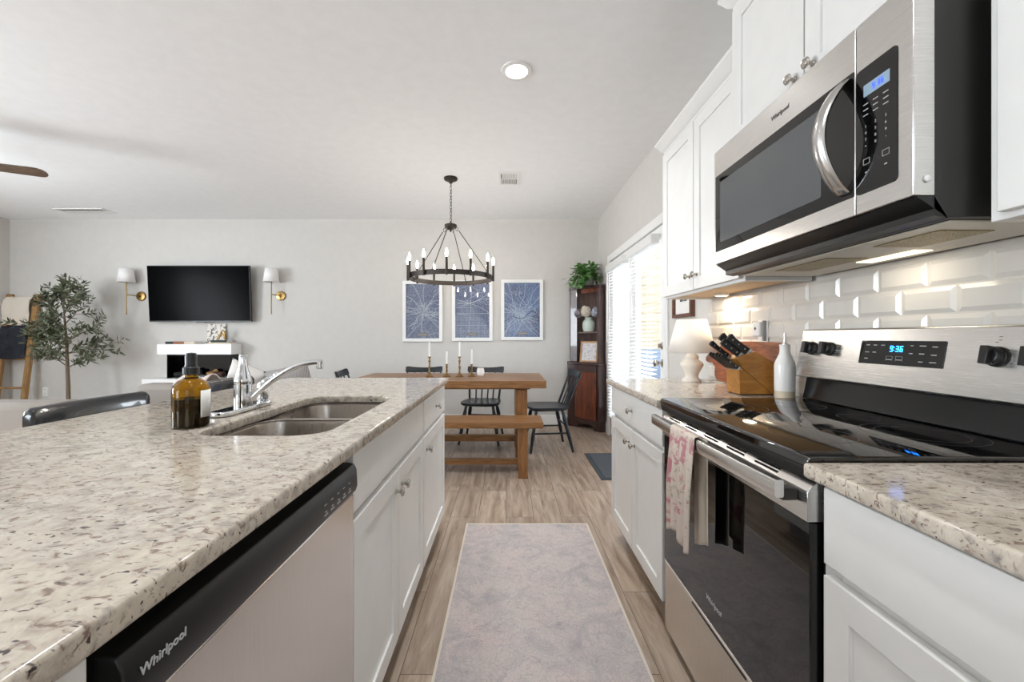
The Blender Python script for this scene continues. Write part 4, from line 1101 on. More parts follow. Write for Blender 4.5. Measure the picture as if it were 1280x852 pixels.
def make_chair(label):
    t = thing('dining_chair', label, 'chair', (0, 0, 0), 0, 'spindle back chairs round the dining table')
    # seat: rounded trapezoid, front toward -y
    n = 40; lo = []
    def outline(sc, z):
        L = []
        for k in range(n):
            a = 2 * PI * k / n
            c, s = math.cos(a), math.sin(a)
            ex = 0.55
            x = 0.228 * math.copysign(abs(c) ** ex, c); y = 0.212 * math.copysign(abs(s) ** ex, s)
            x *= 1.0 - 0.14 * (y / 0.212 + 1) / 2
            L.append((x * sc, y * sc, z))
        return L
    def dish(sc, z, d):
        return [(x, y, z - d) for x, y, z in outline(sc, z)]
    MB().loft([outline(0.90, 0.412), outline(0.985, 0.424), outline(1.0, 0.436), outline(0.985, 0.447), dish(0.86, 0.449, 0.002), dish(0.6, 0.449, 0.010), dish(0.25, 0.449, 0.012)]).build('seat', M['navy_wood'], t, angle=60, local=True)
    def turned(p0, p1, rs):
        p0, p1 = Vector(p0), Vector(p1); m = len(rs)
        return MB().tube([p0.lerp(p1, k / (m - 1)) for k in range(m)], rs, 12)
    LR = [0.012, 0.013, 0.015, 0.018, 0.0195, 0.017, 0.0205, 0.021, 0.016, 0.015]
    feet = {}
    for sx in (-1, 1):
        for sy, y0, y1 in ((-1, -0.135, -0.205), (1, 0.13, 0.225)):
            p0, p1 = (sx * 0.215, y1, 0.002), (sx * 0.145, y0, 0.415)
            turned(p0, p1, LR).build('leg', M['navy_wood'], t, local=True, angle=60)
            feet[(sx, sy)] = (Vector(p0), Vector(p1))
    at = lambda k, u: feet[k][0].lerp(feet[k][1], u)
    for sx in (-1, 1): MB().tube([at((sx, -1), 0.45), at((sx, 1), 0.45)], 0.009, 10).build('stretcher', M['navy_wood'], t, local=True)
    MB().tube([at((-1, -1), 0.62), at((1, -1), 0.62)], 0.009, 10).build('stretcher', M['navy_wood'], t, local=True)
    MB().tube([at((-1, 1), 0.62), at((1, 1), 0.62)], 0.009, 10).build('stretcher', M['navy_wood'], t, local=True)
    # back
    def rail_y(u): return 0.292 + 0.040 * (1 - u * u)
    for u in (-1, -0.58, -0.2, 0.2, 0.58, 1):
        post = abs(u) == 1
        p0 = (u * 0.168, 0.165 + 0.022 * (1 - u * u), 0.436); p1 = (u * 0.196, rail_y(u) - 0.004, 0.752)
        turned(p0, p1, [0.012, 0.0135, 0.013, 0.011, 0.010] if post else [0.0075, 0.009, 0.0085, 0.007, 0.006]).build('post' if post else 'spindle', M['navy_wood'], t, local=True)
    loops = []
    for k in range(21):
        u = -1.1 + 2.2 * k / 20
        y = rail_y(u); zt = 0.812 - 0.022 * (1 - (u / 1.1) ** 2); zb = 0.736 - 0.004 * (1 - (u / 1.1) ** 2)
        e = 0.010 if abs(u) > 1.05 else 0.0
        th = 0.0105
        ln = 0.016
        loops.append([(u * 0.196, y - th, zb + e), (u * 0.196, y + th, zb + e), (u * 0.196, y + th + ln, zt - 0.006 - e), (u * 0.196, y + ln + th - 0.006, zt - e), (u * 0.196, y + ln - th + 0.004, zt - e), (u * 0.196, y + ln - th, zt - 0.006 - e)])
    MB().loft(loops).build('crest_rail', M['navy_wood'], t, local=True, angle=50)
    return t
c0 = make_chair('dark spindle back chair behind the table, partly hidden by the island')
places = [((-0.985, 4.53, 0), math.radians(1), None),
          ((-0.292, 4.53, 0), math.radians(-6), 'dark spindle back chair behind the table with its seat seen under the tabletop'),
          ((0.405, 4.26, 0), math.radians(-84), 'dark spindle back chair pulled to the table end beside the corner cupboard'),
          ((-1.455, 4.34, 0), math.radians(98), 'dark spindle back chair at the table end farthest from the french doors')]
for i, (loc, rz, lab) in enumerate(places):
    c = c0 if i == 0 else copy_tree(c0)
    c.location = loc; c.rotation_euler = (0, 0, rz); ORG[c] = Vector(loc)
    if lab: c['label'] = lab

# candlesticks, candles, mug
def candlestick(x, y, h, hc, lab, labc):
    t = thing('candlestick', lab, 'candlestick', (x, y, TZ), 0, 'brass candlesticks on the dining table')
    k = h
    MB().lathe([(0.042, TZ + 0.0005), (0.043, TZ + 0.005), (0.034, TZ + 0.012), (0.021, TZ + 0.022), (0.011, TZ + 0.034), (0.0075, TZ + 0.18 * k), (0.0125, TZ + 0.22 * k), (0.0075, TZ + 0.26 * k), (0.009, TZ + 0.42 * k),
                (0.0125, TZ + 0.5 * k), (0.008, TZ + 0.55 * k), (0.0085, TZ + 0.72 * k), (0.013, TZ + 0.78 * k), (0.008, TZ + 0.83 * k), (0.009, TZ + 0.93 * k), (0.015, TZ + 0.955 * k), (0.0155, TZ + k), (0.0, TZ + k)], (x, y, 0), 24).build('stem', M['abrass'], t)
    cz = TZ + k + 0.0004
    cn = MB().lathe([(0.0098, cz), (0.0098, cz + 0.01), (0.0085, cz + hc * 0.6), (0.007, cz + hc - 0.008), (0.004, cz + hc - 0.001), (0, cz + hc)], (x, y, 0), 18)
    o = thing('taper_candle', labc, 'candle', (x, y, cz), 0, 'white taper candles')
    cn.build('wax', M['candle'], o)
    MB().tube([(x, y, cz + hc - 0.001), (x + 0.001, y, cz + hc + 0.007)], 0.0009, 6).build('wick', M['gap'], o)
candlestick(-0.776, 4.03, 0.200, 0.150, 'tall brass candlestick standing farthest from the white mug', 'white taper candle in the tall stick farthest from the mug')
candlestick(-0.608, 4.05, 0.125, 0.128, 'short brass candlestick between the two tall ones', 'white taper candle in the short stick between the two tall sticks')
candlestick(-0.480, 4.04, 0.200, 0.150, 'tall brass candlestick between the two short ones', 'white taper candle in the tall stick between the two short sticks')
candlestick(-0.360, 4.05, 0.125, 0.148, 'short brass candlestick right beside the white mug', 'white taper candle in the short stick beside the mug')
t = thing('mug', 'small round white mug on the dining table beside the candlesticks', 'mug', (-0.275, 4.08, TZ))
MB().lathe([(0.026, TZ + 0.0005), (0.034, TZ + 0.010), (0.040, TZ + 0.035), (0.038, TZ + 0.062), (0.033, TZ + 0.076), (0.035, TZ + 0.082), (0.032, TZ + 0.082), (0.030, TZ + 0.074), (0.034, TZ + 0.05), (0.03, TZ + 0.012), (0, TZ + 0.009)], (-0.275, 4.08, 0), 28).build('bowl', M['mug'], t, angle=50)
MB().tube([(-0.262, 4.112, TZ + 0.062), (-0.256, 4.130, TZ + 0.058), (-0.254, 4.136, TZ + 0.04), (-0.257, 4.128, TZ + 0.024), (-0.262, 4.114, TZ + 0.022)], 0.005, 10).build('handle', M['mug'], t)

# ------------------------------------------------------------------ chandelier
hx, hy = -0.56, 3.99
t = thing('chandelier', 'dark iron ring chandelier with twelve lit candle bulbs over the table', 'chandelier', (hx, hy, 1.71))
MB().lathe([(0.0, 2.655), (0.016, 2.656), (0.022, 2.672), (0.058, 2.684), (0.066, 2.692), (0.066, CEIL - 0.001), (0, CEIL - 0.001)], (hx, hy, 0), 30).build('ceiling_canopy', M['iron'], t)
ch = MB(); zc = 2.652; k = 0
while zc > 2.275:
    pts = []
    for i in range(14):
        a = 2 * PI * i / 14
        u, w = 0.0085 * math.cos(a), 0.019 * math.sin(a)
        pts.append((hx + (u if k % 2 else 0), hy + (0 if k % 2 else u), zc - 0.017 + w))
    ch.tube(pts, 0.0022, 6, True); zc -= 0.0305; k += 1
ch.tube([(hx + 0.006, hy, 2.66), (hx + 0.008, hy, 2.5), (hx + 0.006, hy, 2.25)], 0.002, 6)
ch.build('chain', M['iron'], t)
MB().lathe([(0.0, 2.178), (0.008, 2.180), (0.010, 2.195), (0.018, 2.200), (0.045, 2.214), (0.058, 2.222), (0.060, 2.248), (0.050, 2.254), (0.012, 2.258), (0.008, 2.275), (0, 2.276)], (hx, hy, 0), 30).build('hub', M['iron'], t)
R = 0.404; n = 96
rg = MB()
loops = []
for k in range(n):
    a = 2 * PI * k / n
    loops.append([(hx + r * math.cos(a), hy + r * math.sin(a), zz) for r, zz in ((R - 0.010, 1.708), (R, 1.708), (R, 1.753), (R - 0.010, 1.753))])
vs = [p for L in loops for p in L]
rg.add(vs, [(4 * k + i, 4 * k + (i + 1) % 4, 4 * ((k + 1) % n) + (i + 1) % 4, 4 * ((k + 1) % n) + i) for k in range(n) for i in range(4)])
rg.build('ring', M['iron'], t)
for a in (-16, 74, 164, 254):
    q = math.radians(a); dx, dy = math.sin(q), -math.cos(q)
    p1 = (hx + (R - 0.018) * dx, hy + (R - 0.018) * dy)
    rd = MB().tube([(hx + 0.085 * dx, hy + 0.085 * dy, 2.185), (p1[0] - 0.02 * dx, p1[1] - 0.02 * dy, 1.79)], 0.0042, 8)
    rd.tube([(hx + (0.066 + 0.012 * math.cos(b)) * dx, hy + (0.066 + 0.012 * math.cos(b)) * dy, 2.203 + 0.020 * math.sin(b)) for b in [2 * PI * i / 12 for i in range(12)]], 0.0028, 6, True)
    rd.tube([(p1[0] - (0.012 + 0.011 * math.cos(b)) * dx, p1[1] - (0.012 + 0.011 * math.cos(b)) * dy, 1.776 + 0.018 * math.sin(b)) for b in [2 * PI * i / 12 for i in range(12)]], 0.0028, 6, True)
    rd.tube([(p1[0], p1[1], 1.722), (p1[0], p1[1], 1.77)], 0.0055, 8)
    rd.build('hanging_rod', M['iron'], t)
for k in range(12):
    q = math.radians(3 + 30 * k); dx, dy = math.sin(q), -math.cos(q)
    x, y = hx + (R + 0.0115) * dx, hy + (R + 0.0115) * dy
    s = MB().lathe([(0.0, 1.700), (0.009, 1.700), (0.0112, 1.706), (0.0112, 1.852), (0.0125, 1.854), (0.0125, 1.858), (0, 1.858)], (x, y, 0), 14).build('candle_sleeve', M['iron'], t)
    MB().lathe([(0.006, 1.8582), (0.007, 1.864), (0.0115, 1.880), (0.0122, 1.890), (0.009, 1.908), (0.004, 1.926), (0.0, 1.934)], (x, y, 0), 14).build('bulb', M['bulb'], s)

# ------------------------------------------------------------------ ceiling fixtures
def can_light(x, y, label, watts=None):
    t = thing('recessed_light', label, 'light', (x, y, CEIL - 0.012), 0, 'round recessed ceiling lights')
    MB().lathe([(0.064, CEIL - 0.0085), (0.070, CEIL - 0.010), (0.088, CEIL - 0.006), (0.090, CEIL - 0.0005), (0.066, CEIL - 0.0005), (0.064, CEIL - 0.0085)], (x, y, 0), 40, caps=False).build('trim_ring', M['trim'], t)
    MB().lathe([(0.0, CEIL - 0.0075), (0.064, CEIL - 0.0075), (0.064, CEIL - 0.001), (0.0, CEIL - 0.001)], (x, y, 0), 40).build('diffuser', M['can_light'], t)
    l = bpy.data.lights.new('downlight', 'AREA'); l.shape = 'DISK'; l.size = 0.13; l.energy = watts or CAN_W; l.spread = math.radians(120); l.color = (0.95, 0.98, 1.0)
    o = bpy.data.objects.new('downlight', l); COL.objects.link(o); o.location = (x, y, CEIL - 0.014)
CAN_W = 7.5
can_light(0.05, 2.38, 'lit round recessed light in the ceiling above the aisle')
for (x, y) in ((0.05, 0.3), (-1.0, 1.0), (0.05, -1.5)): can_light(x, y, 'unseen round recessed light added overhead to brighten the kitchen', 4.0)  # unseen downlights, added to brighten floor and rug
def vent(x, y, w, d, label, ang=0):
    t = thing('ceiling_vent', label, 'vent', (x, y, CEIL - 0.012), 0, 'white ceiling vents')
    fr = MB(); b_ = 0.022
    for (p, q, r, s) in ((x - w / 2, x + w / 2, y - d / 2, y - d / 2 + b_), (x - w / 2, x + w / 2, y + d / 2 - b_, y + d / 2), (x - w / 2, x - w / 2 + b_, y - d / 2 + b_, y + d / 2 - b_), (x + w / 2 - b_, x + w / 2, y - d / 2 + b_, y + d / 2 - b_)):
        fr.box(p, q, r, s, CEIL - 0.010, CEIL - 0.001)
    fr.build('frame', M['trim'], t, bevel=0.002)
    MB().box(x - w / 2 + b_, x + w / 2 - b_, y - d / 2 + b_, y + d / 2 - b_, CEIL - 0.003, CEIL - 0.001).build('backing', M['mark_dark'], t)
    sl = MB(); k = 0
    xx = x - w / 2 + b_ + 0.008
    while xx < x + w / 2 - b_ - 0.004:
        sl.prism([(xx, CEIL - 0.0035), (xx + 0.0105, CEIL - 0.009), (xx + 0.012, CEIL - 0.008), (xx + 0.0015, CEIL - 0.0032)], y - d / 2 + b_, y - 0.004, 'y')
        sl.prism([(xx, CEIL - 0.0035), (xx - 0.0085, CEIL - 0.009), (xx - 0.007, CEIL - 0.009), (xx + 0.0015, CEIL - 0.0032)], y + 0.004, y + d / 2 - b_, 'y')
        xx += 0.014
    sl.box(x - w / 2 + b_, x + w / 2 - b_, y - 0.004, y + 0.004, CEIL - 0.010, CEIL - 0.0032)
    sl.build('louvres', M['trim'], t)
vent(0.01, 4.0, 0.20, 0.30, 'small white ceiling vent beside the chandelier canopy')
vent(-5.2, 5.02, 0.60, 0.20, 'long white ceiling vent above the olive tree')
# fan
cx, cy = -4.10, 2.80
t = thing('ceiling_fan', 'wood bladed ceiling fan whose blade tip shows at the photo edge', 'fan', (cx, cy, 2.3))
MB().lathe([(0.0, 2.60), (0.05, 2.60), (0.07, 2.66), (0.072, CEIL - 0.001), (0, CEIL - 0.001)], (cx, cy, 0), 28).tube([(cx, cy, 2.5), (cx, cy, 2.61)], 0.013, 12).build('downrod', M['iron'], t)
MB().lathe([(0.0, 2.33), (0.06, 2.335), (0.10, 2.36), (0.105, 2.42), (0.09, 2.47), (0.03, 2.50), (0, 2.505)], (cx, cy, 0), 32).build('motor', M['iron'], t)
for k in range(3):
    q = math.radians(27 + 120 * k); ux, uy = math.cos(q), math.sin(q); vx, vy = -uy, ux
    prof = []
    for i in range(9):
        a = -PI / 2 + PI * i / 8
        prof.append((0.615 + 0.055 * math.cos(a), 0.06 * math.sin(a)))
    prof += [(0.12, 0.045), (0.09, 0.03), (0.09, -0.03), (0.12, -0.045)]
    b_ = MB()
    vs = [(cx + ux * u + vx * w, cy + uy * u + vy * w, 2.395 - 0.20 * w + dz) for dz in (-0.005, 0.005) for u, w in prof]
    n = len(prof)
    b_.add(vs, [tuple(range(n)), tuple(range(2 * n - 1, n - 1, -1))] + [(i, (i + 1) % n, n + (i + 1) % n, n + i) for i in range(n)])
    b_.build('blade', M['fan'], t, bevel=0.002)

# ------------------------------------------------------------------ map pictures
def ribbon(mb, pts, w, y):
    for i in range(len(pts) - 1):
        a, b_ = Vector((pts[i][0], 0, pts[i][1])), Vector((pts[i + 1][0], 0, pts[i + 1][1]))
        d = b_ - a
        if d.length < 1e-6: continue
        d.normalize(); m_ = Vector((d.z, 0, -d.x)) * w / 2
        vs = [a - m_, a + m_, b_ + m_, b_ - m_]
        mb.add([(v.x, y, v.z) for v in vs], [(0, 1, 2, 3)])
def road_map(style, u0, u1, v0, v1, y, seed):
    r_ = random.Random(seed); mb = MB()
    W, H = u1 - u0, v1 - v0
    def inside(p): return u0 < p[0] < u1 and v0 < p[1] < v1
    def walk(p, a, n, step, wob, w):
        pts = [p]
        for _ in range(n):
            a += r_.uniform(-wob, wob)
            q = (pts[-1][0] + step * math.cos(a), pts[-1][1] + step * math.sin(a))
            if not inside(q): break
            pts.append(q)
        ribbon(mb, pts, w, y); return pts
    cx_, cz_ = {'web': (u0 + 0.52 * W, v0 + 0.48 * H), 'grid': (u0 + 0.45 * W, v0 + 0.45 * H), 'river': (u0 + 0.45 * W, v0 + 0.40 * H)}[style]
    if style == 'grid':
        for k in range(30):
            x = u0 + W * (k + 0.5) / 30
            top = v0 + H * (0.70 - 0.9 * abs((x - u0) / W - 0.35))
            ribbon(mb, [(x, v0 + 0.002), (x, min(v1 - 0.003, max(v0 + 0.1, top)))], 0.0026 if k % 5 == 0 else 0.0012, y)
        for k in range(32):
            z = v0 + H * (k + 0.5) * 0.70 / 32
            f = max(0.12, min(1.0, 1.15 - (z - v0) / H * 0.9))
            ribbon(mb, [(u0 + 0.002, z), (u0 + W * f - 0.003, z)], 0.0026 if k % 5 == 0 else 0.0012, y)
        for k in range(14): walk((r_.uniform(u0, u1), r_.uniform(v0 + 0.55 * H, v1)), r_.uniform(0, 2 * PI), 30, 0.012, 0.5, 0.0016)
        for k in range(3): walk((u0 + 0.05 * W, v0 + H * (0.55 + 0.08 * k)), 0.5 - 0.4 * k, 60, 0.012, 0.12, 0.0036)
        for k in range(4): walk((cx_, cz_), PI / 2 + k * PI / 2, 50, 0.012, 0.08, 0.004)
        return mb
    for k in range(16): walk((cx_ + r_.uniform(-.01, .01), cz_ + r_.uniform(-.01, .01)), 2 * PI * k / 16 + r_.uniform(-.15, .15), 60, 0.011, 0.16, 0.0036)
    for k in range(70):
        q = abs(r_.gauss(0, 0.28)); a = r_.uniform(0, 2 * PI)
        p = (cx_ + q * W * math.cos(a), cz_ + q * H * math.sin(a))
        if inside(p): walk(p, a + r_.choice((0, PI / 2, 0.6)) + r_.uniform(-.3, .3), r_.randint(8, 26), 0.010, 0.30, r_.choice((0.0014, 0.0020, 0.0026)))
    for k in range(90):
        p = (cx_ + r_.gauss(0, 0.09) * W, cz_ + r_.gauss(0, 0.08) * H); a = r_.choice((0.4, 0.4 + PI / 2))
        if inside(p): walk(p, a, r_.randint(3, 8), 0.009, 0.1, 0.0014)
    return mb
def map_frame(x0, x1, z0, z1, mat, label, river=False, style='web', seed=1):
    w = 0.043; y = YB - 0.004
    t = thing('map_picture', label, 'picture', ((x0 + x1) / 2, YB, z0), 0, 'white framed blue map prints')
    fr = MB()
    for (a, b_, c, d) in ((x0, x1, z0, z0 + w), (x0, x1, z1 - w, z1), (x0, x0 + w, z0 + w, z1 - w), (x1 - w, x1, z0 + w, z1 - w)): fr.box(a, b_, y - 0.026, y, c, d)
    fr.build('frame', M['trim'], t, bevel=0.002)
    p = MB().box(x0 + w, x1 - w, y - 0.010, y - 0.004, z0 + w, z1 - w)
    pr = p.build('map_print', mat, t)
    xm = (x0 + x1) / 2
    road_map(style, x0 + w, x1 - w, z0 + w, z1 - w, y - 0.01005, seed).build('printed_roads', M['road'], pr)
    MB().box(xm - 0.07, xm + 0.07, y - 0.0112, y - 0.0101, z0 + w + 0.03, z0 + w + 0.068).build('title_box', M['plaque'], pr)
    tl = MB()
    for k in range(8): tl.box(xm - 0.052 + 0.0135 * k, xm - 0.044 + 0.0135 * k, y - 0.0118, y - 0.0113, z0 + w + 0.044, z0 + w + 0.054)
    tl.build('title_lettering', M['mark'], pr)
    if river:
        pts = [(x0 + w + 0.002, z0 + 0.25)] + [(x0 + w + (x1 - x0 - 2 * w) * u, z0 + (z1 - z0) * v) for u, v in ((0.12, 0.355), (0.26, 0.395), (0.36, 0.37), (0.47, 0.352), (0.58, 0.375), (0.66, 0.43), (0.76, 0.475), (0.87, 0.465), (0.95, 0.415), (0.97, 0.33), (0.98, 0.27))]
        rv = MB(); rv.tube([(a, y - 0.0105, c) for a, c in pts], 0.0055, 6, flat=1.0)
        for i, v in enumerate(rv.v): rv.v[i] = Vector((v.x, y - 0.0104 + (v.y - (y - 0.0105)) * 0.05, v.z))
        rv.build('river', M['navy_line'], pr)
map_frame(-1.387, -0.862, 1.092, 1.892, M['map_a'], 'framed blue map print farthest from the corner cupboard, dense web of roads')
map_frame(-0.738, -0.203, 1.100, 1.895, M['map_b'], 'framed blue map print with a street grid, middle one behind the chandelier', False, 'grid', 5)
map_frame(-0.092, 0.462, 1.110, 1.908, M['map_c'], 'framed blue map print with a winding river, nearest the corner cupboard', True, 'river', 9)

# ------------------------------------------------------------------ corner cupboard
t = thing('corner_cupboard', 'tall reddish brown corner cupboard with open shelves over a door', 'cupboard', (1.05, 5.2, 0))
A = [(0.775, 5.372), (0.775, 5.315), (0.86, 5.255), (1.085, 4.965), (1.10, 4.925), (1.178, 4.925), (1.178, 5.372)]
def inset(P, d, back=True):
    c = (1.178, 5.372); return [(c[0] - (c[0] - x) * d, c[1] - (c[1] - y) * d) for x, y in P]
MB().prism(inset(A, 0.985), 0.10, 0.80, 'z').build('lower_case', M['mahog_dark'], t, bevel=0.003)
MB().prism(inset(A, 1.0), 0.80, 0.835, 'z').build('waist_moulding', M['mahog_dark'], t, bevel=0.006)
# plinth with bracket feet
pl = MB()
face = [inset(A, 1.0)[i] for i in (2, 3)]
f0, f1 = Vector(face[0]), Vector(face[1])
d_ = (f1 - f0).normalized(); nn = Vector((d_.y, -d_.x)); nn = nn if nn.y < 0 else -nn
L_ = (f1 - f0).length
def facebox(mb, poly, o0, o1):
    """polygon in (along face, z) extruded outward"""
    vs = [(f0.x + d_.x * u + nn.x * o, f0.y + d_.y * u + nn.y * o, w) for o in (o0, o1) for u, w in poly]
    n = len(poly)
    tri = tessellate_polygon([[Vector((u, w, 0)) for u, w in poly]])
    mb.add(vs, [(i, (i + 1) % n, n + (i + 1) % n, n + i) for i in range(n)] + [tuple(q) for q in tri] + [tuple(n + i for i in reversed(q)) for q in tri])
pp = [(0, 0), (0.05, 0), (0.065, 0.045), (0.10, 0.062), (L_ - 0.10, 0.062), (L_ - 0.065, 0.045), (L_ - 0.05, 0), (L_, 0), (L_, 0.105), (0, 0.105)]
facebox(pl, pp, -0.02, 0.006)
B = inset(A, 1.0)
pl.prism([B[3], B[4], B[5], (B[5][0], B[5][1] + 0.02), (B[4][0] + 0.005, B[4][1] + 0.02), (B[3][0] + 0.02, B[3][1] + 0.01)], 0.0, 0.105, 'z')
pl.prism([B[0], B[1], B[2], (B[2][0] + 0.015, B[2][1] + 0.015), (B[1][0] + 0.02, B[1][1] + 0.01), (B[0][0] + 0.02, B[0][1])], 0.0, 0.105, 'z')
pl.build('bracket_feet', M['mahog_dark'], t, bevel=0.003)
dm = MB(); facebox(dm, [(0.012, 0.125), (L_ - 0.012, 0.125), (L_ - 0.012, 0.715), (0.012, 0.715)], -0.003, 0.010); dr = dm.build('door', M['mahog'], t, bevel=0.004)
dm = MB(); facebox(dm, [(0.012, 0.725), (L_ - 0.012, 0.725), (L_ - 0.012, 0.795), (0.012, 0.795)], -0.003, 0.008); dm.build('drawer_front', M['mahog_dark'], t, bevel=0.003)
fb = MB(); fb.x = basis((f0.x + d_.x * 0.05 + nn.x * 0.011, f0.y + d_.y * 0.05 + nn.y * 0.011, 0.45), (d_.x, d_.y, 0), (0, 0, 1), (nn.x, nn.y, 0))
fb.lathe([(0.006, 0), (0.006, 0.006), (0.010, 0.010), (0.009, 0.016), (0, 0.018)], (0, 0, 0), 14).build('door_knob', M['abrass'], dr)
# upper stage
U = inset(A, 0.90)
uz0, uz1 = 0.836, 1.765
def wallpiece(mb, p, q, th, z0, z1):
    p, q = Vector(p), Vector(q); d = (q - p).normalized(); m = Vector((-d.y, d.x)) * th
    mb.prism([tuple(p), tuple(q), tuple(q + m), tuple(p + m)], z0, z1, 'z')
up = MB()
wallpiece(up, (U[0][0], U[0][1] - 0.0), (U[6][0], U[6][1]), -0.012, uz0, uz1)
wallpiece(up, (U[6][0], U[6][1] - 0.012), (U[5][0], U[5][1]), -0.012, uz0, uz1)
up.build('back_panels', M['mahog_in_lit'], t)
st = MB()
st.prism([U[0], U[1], U[2], (U[2][0] + 0.012, U[2][1] + 0.020), (U[1][0] + 0.014, U[1][1] + 0.012), (U[0][0] + 0.014, U[0][1] - 0.012)], uz0, uz1, 'z'); st.build('side_stile', M['mahog_dark'], t, bevel=0.002)
st = MB()
st.prism([U[5], U[4], U[3], (U[3][0] + 0.022, U[3][1] + 0.006), (U[4][0] + 0.012, U[4][1] + 0.014), (U[5][0] - 0.012, U[5][1] + 0.014)], uz0, uz1, 'z'); st.build('side_stile', M['mahog_dark'], t, bevel=0.002)
SH = [(U[0][0] + 0.016, U[0][1] - 0.014), (U[1][0] + 0.016, U[1][1] + 0.014), (U[2][0] + 0.012, U[2][1] + 0.022), (U[3][0] + 0.024, U[3][1] + 0.012), (U[4][0] + 0.014, U[4][1] + 0.018), (U[5][0] - 0.014, U[5][1] + 0.018), (U[6][0] - 0.014, U[6][1] - 0.014)]
for zz in (1.20,): MB().prism(SH, zz, zz + 0.018, 'z').build('shelf', M['mahog_in_lit'], t, bevel=0.002)
MB().prism(inset(A, 0.93), uz1, uz1 + 0.03, 'z').build('top', M['mahog_dark'], t, bevel=0.004)
ff = MB()
facebox(ff, [(0.06, uz1 - 0.055), (L_ - 0.01, uz1 - 0.055), (L_ - 0.01, uz1 - 0.001), (0.06, uz1 - 0.001)], -0.075, -0.055); ff.build('frieze', M['mahog'], t, bevel=0.002)

def leaf_quads(mb, p, d, L, W, up=Vector((0, 0, 1)), bend=0.2):
    d = d.normalized(); s = d.cross(up)
    if s.length < 1e-3: s = Vector((1, 0, 0))
    s.normalize(); nz = s.cross(d)
    pts = []
    for u, w in ((0, 0.0), (0.25, 0.8), (0.55, 1.0), (0.85, 0.5), (1.0, 0.0)):
        c = p + d * L * u - nz * bend * L * u * u
        pts.append((c, w))
    vs = [pts[0][0]]
    for c, w in pts[1:4]: vs += [c - s * W / 2 * w + nz * W * 0.12 * w, c + s * W / 2 * w + nz * W * 0.12 * w]
    vs.append(pts[4][0])
    mid = [c for c, w in pts[1:4]]
    b = len(vs); vs += mid
    f = [(0, 1, b), (0, b, 2), (1, 3, b + 1, b), (b, b + 1, 4, 2), (3, 5, b + 2, b + 1), (b + 1, b + 2, 6, 4), (5, 7, b + 2), (b + 2, 7, 6)]
    mb.add(vs, f)
rnd = random.Random(11)
def rv(a=1.0): return Vector((rnd.uniform(-a, a), rnd.uniform(-a, a), rnd.uniform(-a, a)))
# trailing plant on the cupboard
px, py, pz = 1.005, 5.155, 1.7955
t = thing('potted_plant', 'bushy green trailing plant on top of the corner cupboard', 'plant', (px, py, pz))
MB().lathe([(0.055, pz + 0.0005), (0.07, pz + 0.01), (0.085, pz + 0.10), (0.088, pz + 0.105), (0.078, pz + 0.105), (0.07, pz + 0.09), (0, pz + 0.09)], (px, py, 0), 24).build('pot', M['pot'], t)
fo = MB(); stm = MB()
for k in range(60):
    a = rnd.uniform(0, 2 * PI); out = rnd.uniform(0.07, 0.30); hh = rnd.uniform(0.05, 0.24)
    if math.cos(a) > 0.5: out *= 0.6
    if math.sin(a) > 0.5: out *= 0.7
    tip = Vector((px + math.cos(a) * out, py + math.sin(a) * out, pz + 0.08 + hh - out * 0.5))
    if k % 5 == 0: tip.z = pz + rnd.uniform(-0.01, 0.06); tip.x = px - abs(tip.x - px) - 0.06; tip.y = py - rnd.uniform(0.02, 0.2)
    mid = Vector((px, py, pz + 0.09)).lerp(tip, 0.5) + Vector((0, 0, 0.05))
    pts = [Vector((px, py, pz + 0.09)).lerp(mid, 0.0), mid, tip]
    stm.tube(pts, 0.002, 5)
    for j in range(7):
        u = 0.35 + 0.65 * j / 6
        p = pts[0].lerp(mid, u).lerp(mid.lerp(tip, u), u) + rv(0.03)
        d = (tip - pts[0]).normalized() + rv(0.8) + Vector((0, -0.3, -0.1))
        leaf_quads(fo, p, d, rnd.uniform(0.045, 0.07), rnd.uniform(0.034, 0.05), bend=0.35)
lim = lambda v: Vector((min(v.x, 1.17), min(v.y, 5.365), v.z))
fo.v = [lim(v) for v in fo.v]
fo.build('foliage', M['pothos'], t, angle=180); stm.build('stems', M['teal_stem'], t)
